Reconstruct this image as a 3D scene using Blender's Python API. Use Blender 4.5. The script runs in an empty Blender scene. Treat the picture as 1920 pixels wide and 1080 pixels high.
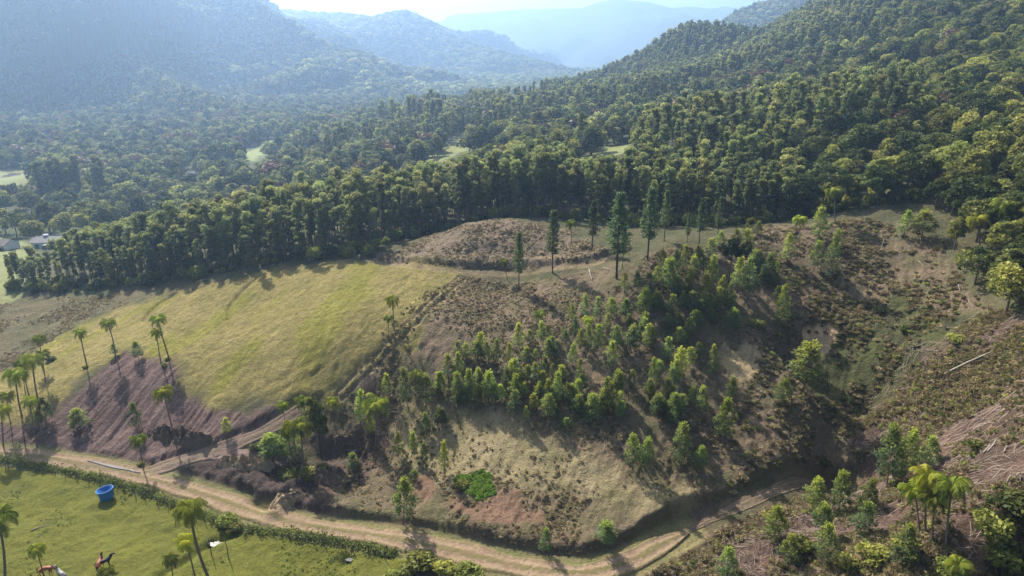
import bpy, bmesh, math, random
import numpy as np
from mathutils import Vector, Matrix
R = math.radians
random.seed(7); rng = np.random.default_rng(7)
sc = bpy.context.scene


# ------------------------------------------------------------ camera, sky, sun, exposure
CAM_H = 65.0; PITCH = 19.4; FPX = 1280.0
cam = bpy.data.cameras.new('camera'); cam.sensor_width = 36; cam.lens = 24.0
cam.clip_start = 1.0; cam.clip_end = 40000
co = bpy.data.objects.new('camera', cam); bpy.context.scene.collection.objects.link(co)
co.location = (0, 0, CAM_H); co.rotation_euler = (R(90 - PITCH), 0, 0)
sc.camera = co
SUN_AZ, SUN_EL = -33.0, 41.0        # azimuth measured from +Y towards +X
w = bpy.data.worlds.new('World'); sc.world = w; w.use_nodes = True
nt = w.node_tree; bg = nt.nodes['Background']
sky = nt.nodes.new('ShaderNodeTexSky'); sky.sky_type = 'NISHITA'; sky.sun_disc = False
sky.sun_elevation = R(SUN_EL); sky.sun_rotation = R(SUN_AZ); sky.dust_density = 4.0
nt.links.new(sky.outputs[0], bg.inputs[0]); bg.inputs[1].default_value = 0.085
sl = bpy.data.lights.new('sun', 'SUN'); sl.energy = 5.0; sl.angle = R(0.5); sl.color = (1, .94, .84)
so = bpy.data.objects.new('sun', sl); bpy.context.scene.collection.objects.link(so)
sd = Vector((math.sin(R(SUN_AZ)) * math.cos(R(SUN_EL)), math.cos(R(SUN_AZ)) * math.cos(R(SUN_EL)), math.sin(R(SUN_EL))))
so.rotation_euler = sd.to_track_quat('Z', 'Y').to_euler(); so.location = (0, 0, 300)
sc.view_settings.view_transform = 'Standard'; sc.view_settings.look = 'None'
sc.view_settings.exposure = 1.13; sc.view_settings.gamma = 1
cy = sc.cycles
cy.max_bounces = 5; cy.diffuse_bounces = 2; cy.glossy_bounces = 1; cy.transmission_bounces = 2
cy.volume_bounces = 1; cy.transparent_max_bounces = 4; cy.caustics_reflective = False; cy.caustics_refractive = False
cy.use_denoising = True; cy.denoising_prefilter = 'NONE'; cy.use_adaptive_sampling = False
HAZE = 0.0003

# ------------------------------------------------------------ picture geometry (photo pixels 1920x1080 -> rays)
cp, sp = math.cos(R(PITCH)), math.sin(R(PITCH))
def ray(px, py):
    px = np.asarray(px, float) if isinstance(py, np.ndarray) else px
    x = (px - 960) / FPX; v = (540 - py) / FPX; k = cp + v * sp
    return x / k, (-sp + v * cp) / k              # X/Y , dZ/Y
def P3(px, py, Y):
    a, b = ray(px, py); return a * Y, Y, CAM_H + b * Y
def proj(x, y, z):
    dz = z - CAM_H
    f = y * cp - dz * sp; u = y * sp + dz * cp
    return 960 + FPX * x / f, 540 - FPX * u / f

def lattice(ix, iy, seed):
    h = (ix.astype(np.int64) * 374761393 + iy.astype(np.int64) * 668265263 + seed * 974711) & 0x7fffffff
    h = ((h ^ (h >> 13)) * 1274126177) & 0x7fffffff
    h = h ^ (h >> 16)
    return (h & 0xffff) / 65535.0
def vnoise(x, y, seed=0):
    x = np.asarray(x, float); y = np.asarray(y, float)
    ix = np.floor(x); iy = np.floor(y); fx = x - ix; fy = y - iy
    fx = fx * fx * (3 - 2 * fx); fy = fy * fy * (3 - 2 * fy)
    a = lattice(ix, iy, seed); b = lattice(ix + 1, iy, seed); c = lattice(ix, iy + 1, seed); d = lattice(ix + 1, iy + 1, seed)
    return (a + (b - a) * fx) * (1 - fy) + (c + (d - c) * fx) * fy
def fbm(x, y, seed=0, o=4):
    s = 0; a = .5
    for i in range(o):
        s = s + a * (vnoise(x, y, seed + i) - .5); x = x * 2.03 + 7.1; y = y * 2.03 - 3.3; a *= .5
    return s * 2
def sstep(a, b, x):
    t = np.clip((x - a) / (b - a), 0, 1); return t * t * (3 - 2 * t)

# ------------------------------------------------------------ terrain: control points
CZ = [  # px, py, elevation
 (0,1080,0),(250,1080,0),(500,1080,0),(700,1080,0),(0,960,0),(200,940,0),(400,1000,0),(600,1040,0),(100,890,.3),
 (0,848,1),(150,868,1),(300,895,1),(450,945,1),(600,985,1),(750,1010,1.5),(900,1045,2),(1100,1068,3),(1050,1120,2),
 (-200,820,1),(-300,1000,0),(-500,900,0),
 (150,800,2.6),(300,830,2.5),(100,740,5),(200,700,7.5),(450,800,5),(0,750,4),(-300,700,2),
 (300,690,9),(450,700,9.5),(300,600,11),(600,650,14),(500,560,15.5),(700,600,17.5),(850,620,17),(850,530,20.5),(650,500,21),
 (450,530,16.5),(340,535,13),(200,560,9),(50,560,6),(0,620,4.5),(0,680,4),(-150,600,4),(-400,580,3),
 (950,700,13.6),(900,780,9.2),(750,780,6.5),(650,830,3.2),(560,850,2.6),(1000,900,6),(1000,1000,3.2),(1200,1000,4),(1200,850,8.7),(850,950,3.2),
 (1200,700,14.5),(1200,600,19.2),(1150,530,23),(1300,520,23.8),(1400,450,27.3),(1550,430,29),(1700,430,30),(1450,550,21.2),(1600,560,21),
 (1550,620,17.8),(1400,700,13.7),(1350,850,7.8),(1500,800,10.5),(1350,960,4.2),(1500,890,6),(1620,850,8),(1600,740,12.5),(1700,700,17),
 (1800,600,22.5),(1850,450,31),(1900,720,22),(1800,850,17),(1700,950,12),(1750,1010,13.5),(1900,1000,17),(1900,1080,13.5),(1600,1080,8),
 (1450,1000,6),(1350,1060,4),(2100,900,25),(2100,600,33),(2150,400,42),(2300,1050,24),
 (740,490,21.5),(930,512,21),(1130,495,24),(1240,470,27),
 (500,430,13),(300,440,3.6),(100,480,0),(0,480,0),(95,458,-3),(-300,450,-3),
 (360,325,-13),(20,335,-12),(480,285,-13),(200,300,-13),(150,250,-13),(400,250,-13),(600,230,-12),(400,400,-9),(250,350,-12),
 (0,400,-9),(600,330,2),(740,300,9),(650,270,2),(850,290,15),(1100,290,24),(1000,310,20),(1200,300,29),(-400,330,-12),
]
CY = [  # px, py, distance
 (920,417,150),(1040,438,149),(820,450,147),(760,474,145),(700,400,200),(900,380,215),(1060,410,168),(1200,380,190),(1500,380,175),(920,412,172),(820,440,168),
 (900,250,440),(800,215,660),(950,200,822),(1200,250,330),(1200,200,450),(1180,160,680),(1050,180,650),
 (1240,104,700),(1290,76,700),(1340,82,680),(1400,112,640),(1450,94,630),(1500,60,620),(1560,32,620),(1650,-40,620),(1900,-150,620),(2200,-220,620),
 (1400,300,205),(1400,200,370),(1400,130,540),(1600,300,185),(1600,200,290),(1600,100,430),(1750,0,480),(1900,300,160),(1900,200,230),
 (1900,100,300),(1900,0,380),(2200,200,200),(2200,0,300),
]
CU = [  # X/Y, Y, elevation
 (.286,740,69),(.315,740,60),(.33,740,60),(.36,740,72),(.396,740,88),(.44,740,103),(.2,1000,15),(.3,1000,28),(.45,1000,60),(.6,1000,110),(.85,1000,180),(.05,1000,-8),(.1,850,8),(-.9,1000,-12),(-.9,400,-10),(-.5,1000,-14),
 (-.2,1000,-14),(0,1000,-12),(0,28,-2),(-.9,28,0),(.9,28,4),(.5,28,2),(-.5,28,0),(1.4,60,22),(1.4,200,50),(1.4,500,120),(-1.4,60,0),(-1.4,200,-2),(-1.4,600,-12),
 (.1,1400,-12),(-.5,1400,-14),(.5,1400,60),(1,1400,100),(-1,1400,-12),
]
pts = []; zs = []
for px, py, z in CZ:
    a, b = ray(px, py); Y = (z - CAM_H) / b; pts.append((a, math.log(Y))); zs.append(z)
for px, py, Y in CY:
    a, b = ray(px, py); pts.append((a, math.log(Y))); zs.append(CAM_H + b * Y)
for a, Y, z in CU:
    pts.append((a, math.log(Y))); zs.append(z)
pts = np.array(pts); zs = np.array(zs)
def kern(r2): return .5 * r2 * np.log(r2 + 1e-12)
n = len(pts)
d2 = ((pts[:, None] - pts[None]) ** 2).sum(2)
A = np.zeros((n + 3, n + 3)); A[:n, :n] = kern(d2) + 2e-5 * np.eye(n)
A[:n, n] = 1; A[:n, n + 1:] = pts; A[n, :n] = 1; A[n + 1:, :n] = pts.T
coef = np.linalg.solve(A, np.r_[zs, 0, 0, 0])
def tps(u, lw):
    out = coef[n] + coef[n + 1] * u + coef[n + 2] * lw
    for i in range(n):
        out += coef[i] * kern((u - pts[i, 0]) ** 2 + (lw - pts[i, 1]) ** 2)
    return out

uu = np.unique(np.r_[-np.geomspace(1.0, 4.0, 60), np.linspace(-1, 1, 1100), np.geomspace(1.0, 4.0, 60)])
lw = np.unique(np.r_[np.linspace(math.log(12), math.log(55), 60), np.linspace(math.log(55), math.log(190), 370), np.linspace(math.log(190), math.log(9000), 450)])
# coarse evaluation, then bilinear upsample (the surface is smooth)
uc = np.linspace(-1.7, 1.7, 240); lc = np.linspace(lw[0], math.log(1500), 300)
UC, LC = np.meshgrid(uc, lc, indexing='ij'); Zc = tps(UC, LC)
def bil(gx, gy, G, x, y):
    x = np.clip(x, gx[0], gx[-1]); y = np.clip(y, gy[0], gy[-1])
    i = np.clip(np.searchsorted(gx, x) - 1, 0, len(gx) - 2); j = np.clip(np.searchsorted(gy, y) - 1, 0, len(gy) - 2)
    fx = (x - gx[i]) / (gx[i + 1] - gx[i]); fy = (y - gy[j]) / (gy[j + 1] - gy[j])
    return (G[i, j] * (1 - fx) + G[i + 1, j] * fx) * (1 - fy) + (G[i, j + 1] * (1 - fx) + G[i + 1, j + 1] * fx) * fy
U, L = np.meshgrid(uu, lw, indexing='ij'); YY = np.exp(L); XX = U * YY
near = bil(uc, lc, Zc, U, L)
f = sstep(900, 1350, YY)
flat = -14 + np.where(U > .1, sstep(.1, .9, U) * 50, 0)
Z = near * (1 - f) + flat * f
# mountains beyond the valley
def crest(lst): return [P3(*p) for p in lst]
MTS = [
 (crest([(-700,-330,1500),(0,-170,1450),(250,-90,1450),(400,-35,1450),(462,-2,1450),(520,36,1430),(600,80,1400),(700,134,1350),(800,170,1300),(870,192,1250)]), .40, 150, .5, 3),
 (crest([(60,-60,1300),(170,70,1130),(290,150,950),(400,205,800)]), .42, 110, .4, 9),
 (crest([(640,100,1380),(720,165,1180),(790,205,1000)]), .36, 80, .25, 17),
 (crest([(440,10,2700),(520,24,2600),(580,27,2550),(640,30,2500),(700,38,2400),(735,30,2350),(765,26,2300),(790,38,2280),(830,66,2250),(900,92,2200),(1000,121,2100),(1110,142,2000),(1200,175,1900)]), .22, 170, .2, 5),
 (crest([(500,40,5600),(600,55,5500),(700,64,5400),(820,42,5200),(870,26,5200),(950,20,5100),(1000,15,5000),(1060,14,5000),(1092,13,5000),(1120,3,5000),(1150,-3,5000),(1220,2,5000),(1262,14,5000),(1300,12,5100),(1330,16,5100),(1360,12,5200),(1400,18,5300),(1500,30,5400)]), .2, 330, .22, 6),
 (crest([(1320,110,1750),(1350,72,1700),(1372,52,1700),(1400,30,1680),(1425,14,1660),(1470,4,1650),(1520,-15,1650),(1700,-80,1600),(2000,-120,1600)]), .42, 150, .2, 8),
]
def mountain(X, Y, crestp, slope, wl, amp, seed):
    best = np.full(X.shape, 1e9); zc = np.zeros(X.shape); ss = np.zeros(X.shape); acc = 0
    for (x0, y0, z0), (x1, y1, z1) in zip(crestp[:-1], crestp[1:]):
        dx, dy = x1 - x0, y1 - y0; l2 = dx * dx + dy * dy
        t = np.clip(((X - x0) * dx + (Y - y0) * dy) / l2, 0, 1)
        d = np.hypot(X - x0 - t * dx, Y - y0 - t * dy); m = d < best
        best = np.where(m, d, best); zc = np.where(m, z0 + t * (z1 - z0), zc); ss = np.where(m, acc + t * math.sqrt(l2), ss); acc += math.sqrt(l2)
    nn = fbm(ss / wl + best / (wl * 9) + .35 * fbm(X / 160, Y / 160, seed + 9, 2), best / (wl * 2.6), seed, 2)
    spur = nn * np.minimum(best, 420) * amp * 1.6
    rough = fbm(X / 60, Y / 60, seed + 30, 4) * 13 * sstep(0, 200, best)
    return zc - slope * best * (1 - .18 * sstep(200, 900, best)) + spur + rough
for args in MTS:
    ys = [p[1] for p in args[0]]
    rows = np.where((YY[0] > 480) & (YY[0] < max(ys) + 2600))[0]
    s_ = (slice(None), slice(rows[0], rows[-1] + 1))
    h = mountain(XX[s_], YY[s_], *args)
    k = 9.0; a = Z[s_]; dd = np.clip(.5 + .5 * (h - a) / k, 0, 1)
    Z[s_] = a * (1 - dd) + h * dd + k * dd * (1 - dd)
# smooth base surface used to read points off the ground
def Hq(x, y, G=None):
    y = np.maximum(np.asarray(y, float), 12.1); return bil(uu, lw, Z if G is None else G, np.asarray(x, float) / y, np.log(y))
Ys = np.exp(np.linspace(math.log(25), math.log(6000), 5000))
def hit(px, py):
    a, b = ray(px, py)
    h = bil(uu, lw, Z, np.full(Ys.shape, a), np.log(Ys)); below = h >= CAM_H + b * Ys
    i = int(np.argmax(below)) if below.any() else len(Ys) - 1
    Y = Ys[i]; return a * Y, Y, float(h[i])
def hits(l): return [hit(*p[:2]) for p in l]

PX, PY = proj(XX, YY, Z)
nearm = YY < 270
# --- polyline / polygon helpers on the grid
def pl_dist(X, Y, line):
    best = np.full(X.shape, 1e9); par = np.zeros(X.shape); side = np.zeros(X.shape); acc = 0
    for p, q in zip(line[:-1], line[1:]):
        dx, dy = q[0] - p[0], q[1] - p[1]; l2 = dx * dx + dy * dy + 1e-9
        t = np.clip(((X - p[0]) * dx + (Y - p[1]) * dy) / l2, 0, 1)
        d = np.hypot(X - p[0] - t * dx, Y - p[1] - t * dy); m = d < best
        best = np.where(m, d, best); par = np.where(m, acc + t * math.sqrt(l2), par)
        side = np.where(m, np.sign(dx * (Y - p[1]) - dy * (X - p[0])), side); acc += math.sqrt(l2)
    return best, par, side
def smooth_line(line, step=1.5):
    line = np.array(line)[:, :2]; out = []
    m = len(line)
    for i in range(m - 1):
        p0, p1, p2, p3 = line[max(i - 1, 0)], line[i], line[i + 1], line[min(i + 2, m - 1)]
        k = max(2, int(np.linalg.norm(p2 - p1) / step))
        for j in range(k):
            t = j / k
            out.append(.5 * ((2 * p1) + (-p0 + p2) * t + (2 * p0 - 5 * p1 + 4 * p2 - p3) * t * t + (-p0 + 3 * p1 - 3 * p2 + p3) * t ** 3))
    out.append(line[-1]); return np.array(out)
def inpoly(X, Y, poly, soft):
    """0..1 mask of a polygon given on the ground (world metres), edge softened and roughened"""
    inside = np.zeros(X.shape, bool); best = np.full(X.shape, 1e9)
    m = len(poly)
    for i in range(m):
        x0, y0 = poly[i][:2]; x1, y1 = poly[(i + 1) % m][:2]
        c = ((y0 > Y) != (y1 > Y)) & (X < (x1 - x0) * (Y - y0) / (y1 - y0 + 1e-9) + x0); inside ^= c
        dx, dy = x1 - x0, y1 - y0; t = np.clip(((X - x0) * dx + (Y - y0) * dy) / (dx * dx + dy * dy + 1e-9), 0, 1)
        best = np.minimum(best, np.hypot(X - x0 - t * dx, Y - y0 - t * dy))
    sdst = np.where(inside, best, -best)
    return sstep(-soft, soft, sdst + fbm(X / (soft * 2.5), Y / (soft * 2.5), 77, 4) * soft * 2.2)

J1 = int(np.searchsorted(lw, math.log(270)))
NX, NY, NZ = XX[:, :J1], YY[:, :J1], Z[:, :J1]
road_px = [(-250,835),(-120,838),(0,850),(80,858),(150,869),(230,884),(300,903),(380,926),(450,950),(520,972),(600,988),(680,1000),(760,1013),(850,1032),(930,1052),(1020,1068),(1100,1072),(1180,1052),(1240,1020),(1290,996)]
track_px = [(1262,1012),(1300,988),(1360,962),(1440,925),(1520,885),(1600,856),(1660,830)]
side_px = [(268,886),(330,868),(400,845),(460,825),(510,802),(560,770)]
side2_px = [(400,850),(450,852),(500,858),(540,866)]
wheel_px = [(640,738),(690,690),(740,640),(790,590),(830,552),(865,522)]
top_px = [(690,488),(760,498),(830,506),(900,514),(960,512),(1040,505),(1110,494),(1150,480)]
L_road = smooth_line(hits(road_px)); L_track = smooth_line(hits(track_px)); L_side = smooth_line(hits(side_px))
L_side2 = smooth_line(hits(side2_px)); L_wheel = smooth_line(hits(wheel_px)); L_top = smooth_line(hits(top_px))
L_hedge = smooth_line(hits([(-200,832),(-100,845),(0,862),(100,879),(180,896),(240,912),(300,934),(400,972),(450,990),(560,1004),(640,1016),(700,1029),(740,1040)]))
ZONES = {}
def zone(name, poly, soft): ZONES[name] = inpoly(NX, NY, hits(poly), soft)
zone('pasture', [(-300,800),(0,858),(180,896),(300,930),(450,985),(640,1012),(760,1040),(790,1200),(300,1300),(-600,1300)], .6)
zone('field', [(20,690),(140,610),(300,552),(420,528),(560,500),(690,490),(860,512),(770,640),(640,740),(560,765),(380,765),(330,740),(320,690),(240,655),(120,740),(40,790),(-60,790),(-60,700)], 2.2)
zone('mud', [(-80,800),(60,790),(140,735),(230,662),(320,678),(345,740),(400,775),(500,768),(560,790),(500,830),(400,852),(275,888),(130,862),(0,845),(-120,830)], 1.0)
zone('mud2', [(300,890),(400,852),(500,862),(600,860),(640,880),(600,920),(640,960),(560,985),(480,952),(400,925)], 1.0)
zone('mud3', [(560,830),(620,800),(700,790),(730,830),(700,890),(620,940),(540,960),(520,930),(600,880)], 1.2)
zone('slope', [(500,800),(640,740),(870,518),(1150,500),(1300,480),(1420,440),(1600,420),(1700,420),(1500,560),(1400,700),(1330,960),(1250,1010),(1100,1060),(900,1040),(600,970),(680,850),(560,800)], 2.)
zone('knoll', [(690,488),(760,465),(860,425),(960,412),(1060,430),(1150,470),(1120,492),(960,506),(880,508),(760,498)], .8)
zone('straw', [(760,760),(860,755),(960,790),(1100,850),(1300,960),(1200,985),(1000,930),(900,900),(760,880),(700,820)], 2.0)
zone('sand1', [(1510,596),(1545,590),(1575,600),(1562,618),(1535,632),(1515,622)], .35)
zone('sand2', [(1350,655),(1400,640),(1425,660),(1428,700),(1390,710),(1350,690)], .7)
zone('sand3', [(1230,690),(1275,700),(1280,740),(1240,745)], .7)
zone('clay1', [(765,895),(800,888),(822,915),(812,940),(780,940)], .5)
zone('clay2', [(880,950),(945,915),(975,930),(1010,980),(960,1000),(900,985),(830,960),(850,930)], .7)
zone('clay3', [(1285,985),(1318,978),(1325,1005),(1290,1030),(1240,1040)], .5)
zone('lime', [(852,898),(900,882),(922,885),(925,925),(905,940),(880,925),(860,915)], .3)
zone('bank', [(560,975),(700,975),(900,1000),(1100,1030),(1250,1000),(1330,950),(1330,985),(1180,1045),(1000,1062),(800,1015),(600,985)], .8)
zone('slash', [(1200,1130),(1230,1050),(1320,1000),(1400,975),(1530,900),(1620,845),(1600,740),(1700,640),(1860,600),(2100,620),(2300,1100)], 2.)
zone('clear', [(1300,470),(1430,425),(1540,415),(1720,415),(1790,480),(1850,560),(1860,620),(1700,650),(1620,760),(1620,840),(1500,885),(1360,950),(1350,800),(1480,560)], 1.5)
zone('weeds', [(1500,650),(1560,560),(1700,540),(1860,600),(1800,640),(1650,700),(1560,720)], 2.)
zone('rough', [(-200,560),(60,560),(240,548),(400,535),(300,552),(140,610),(20,690),(-200,720)], 1.5)
# --- relief of the near ground
wn = NY < 250
hR, pR, sR = pl_dist(NX, NY, L_road); hT, _, sT = pl_dist(NX, NY, L_track); hS, _, sS = pl_dist(NX, NY, L_side)
hS2, _, _ = pl_dist(NX, NY, L_side2); hW, _, _ = pl_dist(NX, NY, L_wheel); hTo, _, sTo = pl_dist(NX, NY, L_top); hH, _, _ = pl_dist(NX, NY, L_hedge)
dz = np.zeros(NZ.shape)
keep = 1 - np.maximum.reduce([sstep(3.2, 2.2, hR), sstep(2.4, 1.6, hT), sstep(2.2, 1.4, hS), sstep(2.0, 1.4, hS2)])
up = np.array(hit(250, 670)[:2]) - np.array(hit(120, 790)[:2]); ang = math.atan2(up[1], up[0])
cu, su = math.cos(ang), math.sin(ang)
AL = NX * cu + NY * su; AC = -NX * su + NY * cu       # along / across the furrows
warp = fbm(NX / 14, NY / 14, 51, 2)
fur = fbm(AL / 16, AC / .95 + warp * 3.2, 41, 3); fur2 = fbm(AL / 9 + .35 * AC, AC / 1.5 - .16 * AL, 43, 2)
g = ZONES
mudm = np.maximum(g['mud'], .3 * g['mud2'])
dz += mudm * (np.abs(fur) * -.7 + fur2 * .4 + .12 + fbm(AL / 6, AC / .5, 46, 2) * .12)
dz += g['field'] * (fbm(AL / 5, AC / .8 + warp, 44, 2) * .07 + fbm(NX / 1.0, NY / 1.0, 45, 3) * .22)
sl_m = np.maximum.reduce([g['slope'], g['knoll'], g['clear'], g['slash'], g['rough'] * .6, g['weeds']])
dz += sl_m * (fbm(NX / 2.6, NY / 2.6, 46, 4) * .55 + fbm(AL / 5, AC / .8, 48, 2) * .22 + fbm(NX / .9, NY / .9, 58, 2) * .22) * (1 - .4 * g['straw'])
dz += np.maximum(g['slash'], g['weeds']) * (fbm(NX / 3.5, NY / 3.5, 47, 4) * .9)
dz += np.maximum(g['mud2'], g['mud3']) * (fbm(NX / 1.6, NY / 1.6, 49, 4) * .8)
dz += g['pasture'] * (fbm(NX / 9, NY / 5, 50, 3) * .55 + fbm(NX / 1.0, NY / 1.0, 52, 3) * .17)
rest = 1 - np.clip(sl_m + mudm + g['field'] + g['pasture'], 0, 1)
dz += rest * fbm(NX / 4, NY / 4, 53, 3) * .5
dz *= keep
# cut bank above the road and the tracks (uphill side)
def bank(dist, side, sgn, w0, w1, h, seed):
    m = np.where(side == sgn, 1., 0.)
    return m * sstep(w0, w0 + .9, dist) * sstep(w1, w0 + 1.2, dist) * h * sstep(2.0, 3.6, hR if dist is not hR else hT) * sstep(1.3, 2.6, hS if dist is not hS else hT)
dz += bank(hR, sR, 1, 2.6, 9, .9, 1) * sstep(0, 6, pR - 62)
dz += bank(hT, sT, 1, 1.9, 6, .8, 2) + bank(hS, sS, 1, 1.7, 5, .4, 3) + bank(hTo, sTo, 1, 1.6, 6, .8, 4)
dz -= sstep(3.2, 2.7, hR) * .18 + sstep(2.3, 1.8, hT) * .12 + sstep(2.1, 1.7, hS) * .12 + sstep(1.9, 1.5, hS2) * .12
# two wheel ruts down the slope, gully, pond, ditches
for off in (.0,): dz -= .28 * np.exp(-((hW - .75) / .22) ** 2)
def dent(line, wdt, depth):
    d, _, _ = pl_dist(NX, NY, smooth_line(hits(line))); return -depth * np.exp(-(d / wdt) ** 2)
dz += dent([(270,600),(290,575),(330,550)], .5, .6) + dent([(432,610),(430,575),(455,545),(475,525)], .45, .55) + dent([(640,560),(640,600)], .1, 0)
for fl in ([(470,742),(560,690),(700,640),(760,600)], [(430,770),(520,735),(620,680),(720,600)], [(560,765),(640,715),(740,620),(835,535)]): dz += dent(fl, .3, .09)
dz += dent([(545,735),(590,700),(620,670)], .3, .1) + dent([(85,640),(140,615)], .4, .3)
dz += dent([(620,845),(680,842)], 2.2, 1.5) + dent([(395,1018),(350,1050),(300,1080)], .8, .7) + dent([(395,1018),(440,1000)], .7, .5) + dent([(655,1045),(648,1052)], 1.0, .8)
dz += dent([(1540,640),(1585,690),(1610,740),(1615,800),(1590,850)], 6.5, 6.0) + dent([(1480,640),(1520,690),(1560,740)], 2.5, 1.0) + dent([(1640,700),(1690,690)], 3, 2)
dz += dent([(480,940),(510,955)], .8, 1.0) - dent([(515,960),(540,930),(560,915)], 1.3, 1.0)
Z[:, :J1] += dz
Z[:, J1:] += fbm(XX[:, J1:] / 30, YY[:, J1:] / 30, 60, 3) * 3 * sstep(270, 400, YY[:, J1:])
def H(x, y): return float(Hq(x, y))

# ------------------------------------------------------------ materials
def newmat(name):
    m = bpy.data.materials.new(name); m.use_nodes = True; nt = m.node_tree
    return m, nt, nt.nodes, nt.links, nt.nodes['Principled BSDF']
def simple(name, col, rough=.8, var=.25, scale=3.0, bump=0.0, metal=0):
    m, nt, N, K, b = newmat(name)
    tc = N.new('ShaderNodeTexCoord'); no = N.new('ShaderNodeTexNoise'); no.inputs['Scale'].default_value = scale; no.inputs['Detail'].default_value = 5
    K.new(tc.outputs['Object'], no.inputs['Vector'])
    mx = N.new('ShaderNodeMix'); mx.data_type = 'RGBA'
    mx.inputs[6].default_value = (*[c * (1 - var) for c in col], 1); mx.inputs[7].default_value = (*[min(1, c * (1 + var)) for c in col], 1)
    K.new(no.outputs['Fac'], mx.inputs[0]); K.new(mx.outputs[2], b.inputs['Base Color'])
    b.inputs['Roughness'].default_value = rough; b.inputs['Metallic'].default_value = metal
    b.inputs['Specular IOR Level'].default_value = .25
    if bump:
        bp = N.new('ShaderNodeBump'); bp.inputs['Strength'].default_value = 1; bp.inputs['Distance'].default_value = bump
        K.new(no.outputs['Fac'], bp.inputs['Height']); K.new(bp.outputs[0], b.inputs['Normal'])
    return m
def leafmat(name, dark, light, trans=.4, gloss=.08, rnd=.5):
    """leaf colour: per-leaf 'tone' attribute between two leaf colours, hue and value jitter per plant; diffuse + translucent"""
    m, nt, N, K, b = newmat(name)
    at = N.new('ShaderNodeAttribute'); at.attribute_name = 'tone'
    oi = N.new('ShaderNodeObjectInfo')
    ad = N.new('ShaderNodeMath'); ad.operation = 'MULTIPLY_ADD'; ad.inputs[1].default_value = rnd; ad.inputs[2].default_value = -rnd / 2
    K.new(oi.outputs['Random'], ad.inputs[0])
    a2 = N.new('ShaderNodeMath'); a2.operation = 'ADD'; a2.use_clamp = True
    K.new(at.outputs['Fac'], a2.inputs[0]); K.new(ad.outputs[0], a2.inputs[1])
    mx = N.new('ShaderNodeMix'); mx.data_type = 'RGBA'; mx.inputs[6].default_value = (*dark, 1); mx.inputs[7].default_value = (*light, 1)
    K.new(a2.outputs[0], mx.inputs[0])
    hs = N.new('ShaderNodeHueSaturation'); K.new(mx.outputs[2], hs.inputs['Color'])
    r2 = N.new('ShaderNodeMath'); r2.operation = 'MULTIPLY'; r2.inputs[1].default_value = 7.31; K.new(oi.outputs['Random'], r2.inputs[0])
    r3 = N.new('ShaderNodeMath'); r3.operation = 'FRACT'; K.new(r2.outputs[0], r3.inputs[0])
    r4 = N.new('ShaderNodeMath'); r4.operation = 'MULTIPLY_ADD'; r4.inputs[1].default_value = .036; r4.inputs[2].default_value = .484; K.new(r3.outputs[0], r4.inputs[0])
    K.new(r4.outputs[0], hs.inputs['Hue'])
    r5 = N.new('ShaderNodeMath'); r5.operation = 'MULTIPLY'; r5.inputs[1].default_value = 3.77; K.new(r3.outputs[0], r5.inputs[0])
    r6 = N.new('ShaderNodeMath'); r6.operation = 'FRACT'; K.new(r5.outputs[0], r6.inputs[0])
    r7 = N.new('ShaderNodeMath'); r7.operation = 'MULTIPLY_ADD'; r7.inputs[1].default_value = .75; r7.inputs[2].default_value = .65; K.new(r6.outputs[0], r7.inputs[0])
    K.new(r7.outputs[0], hs.inputs['Value'])
    K.new(hs.outputs[0], b.inputs['Base Color']); b.inputs['Roughness'].default_value = .5; b.inputs['Specular IOR Level'].default_value = gloss
    tr = N.new('ShaderNodeBsdfTranslucent'); K.new(hs.outputs[0], tr.inputs['Color'])
    ms = N.new('ShaderNodeMixShader'); ms.inputs[0].default_value = trans
    K.new(b.outputs[0], ms.inputs[1]); K.new(tr.outputs[0], ms.inputs[2]); K.new(ms.outputs[0], N['Material Output'].inputs['Surface'])
    return m
M = {}
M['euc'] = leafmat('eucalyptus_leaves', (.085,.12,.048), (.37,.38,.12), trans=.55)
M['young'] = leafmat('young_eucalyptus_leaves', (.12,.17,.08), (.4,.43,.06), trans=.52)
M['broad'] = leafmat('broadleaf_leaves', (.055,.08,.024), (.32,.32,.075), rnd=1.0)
M['russet'] = leafmat('russet_leaves', (.1,.06,.04), (.24,.15,.09), trans=.3, rnd=.6)
M['palm'] = leafmat('palm_fronds', (.07,.12,.03), (.36,.38,.035), trans=.5, rnd=.7)
M['pine'] = leafmat('pine_needles', (.05,.085,.035), (.2,.25,.09), trans=.4, rnd=.3)
M['arau'] = leafmat('araucaria_needles', (.018,.035,.015), (.05,.075,.028), trans=.1, rnd=.1)
M['far'] = leafmat('distant_leaves', (.05,.075,.03), (.3,.31,.11), trans=.45, rnd=1.0, gloss=.0)
M['weed'] = leafmat('weed_leaves', (.13,.11,.055), (.34,.27,.14), trans=.45, rnd=1.0)
M['lime'] = leafmat('lime_grass_blades', (.11,.2,.025), (.25,.36,.05), trans=.45, rnd=.2)
M['grass'] = leafmat('grass_blades', (.09,.12,.02), (.2,.23,.05), trans=.4, rnd=.6)
M['straw'] = leafmat('dry_stalks', (.16,.12,.07), (.36,.28,.17), trans=.3, rnd=.8)
M['hedge'] = leafmat('hedge_leaves', (.055,.085,.02), (.2,.24,.05), trans=.4, rnd=.2)
M['bark'] = simple('bark', (.2,.165,.125), .9, .4, 2)
M['darkbark'] = simple('dark_bark', (.07,.055,.045), .95, .3, 2)
M['palmbark'] = simple('palm_bark', (.16,.13,.1), .9, .3, 4)
M['palebark'] = simple('pale_bark', (.36,.32,.27), .8, .3, 2)
M['wood'] = simple('bare_wood', (.3,.255,.2), .85, .3, 2)
M['twig'] = simple('dead_twig', (.3,.225,.175), .9, .4, 1)
M['post'] = simple('weathered_post', (.14,.115,.09), .9, .3, 3)
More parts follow.
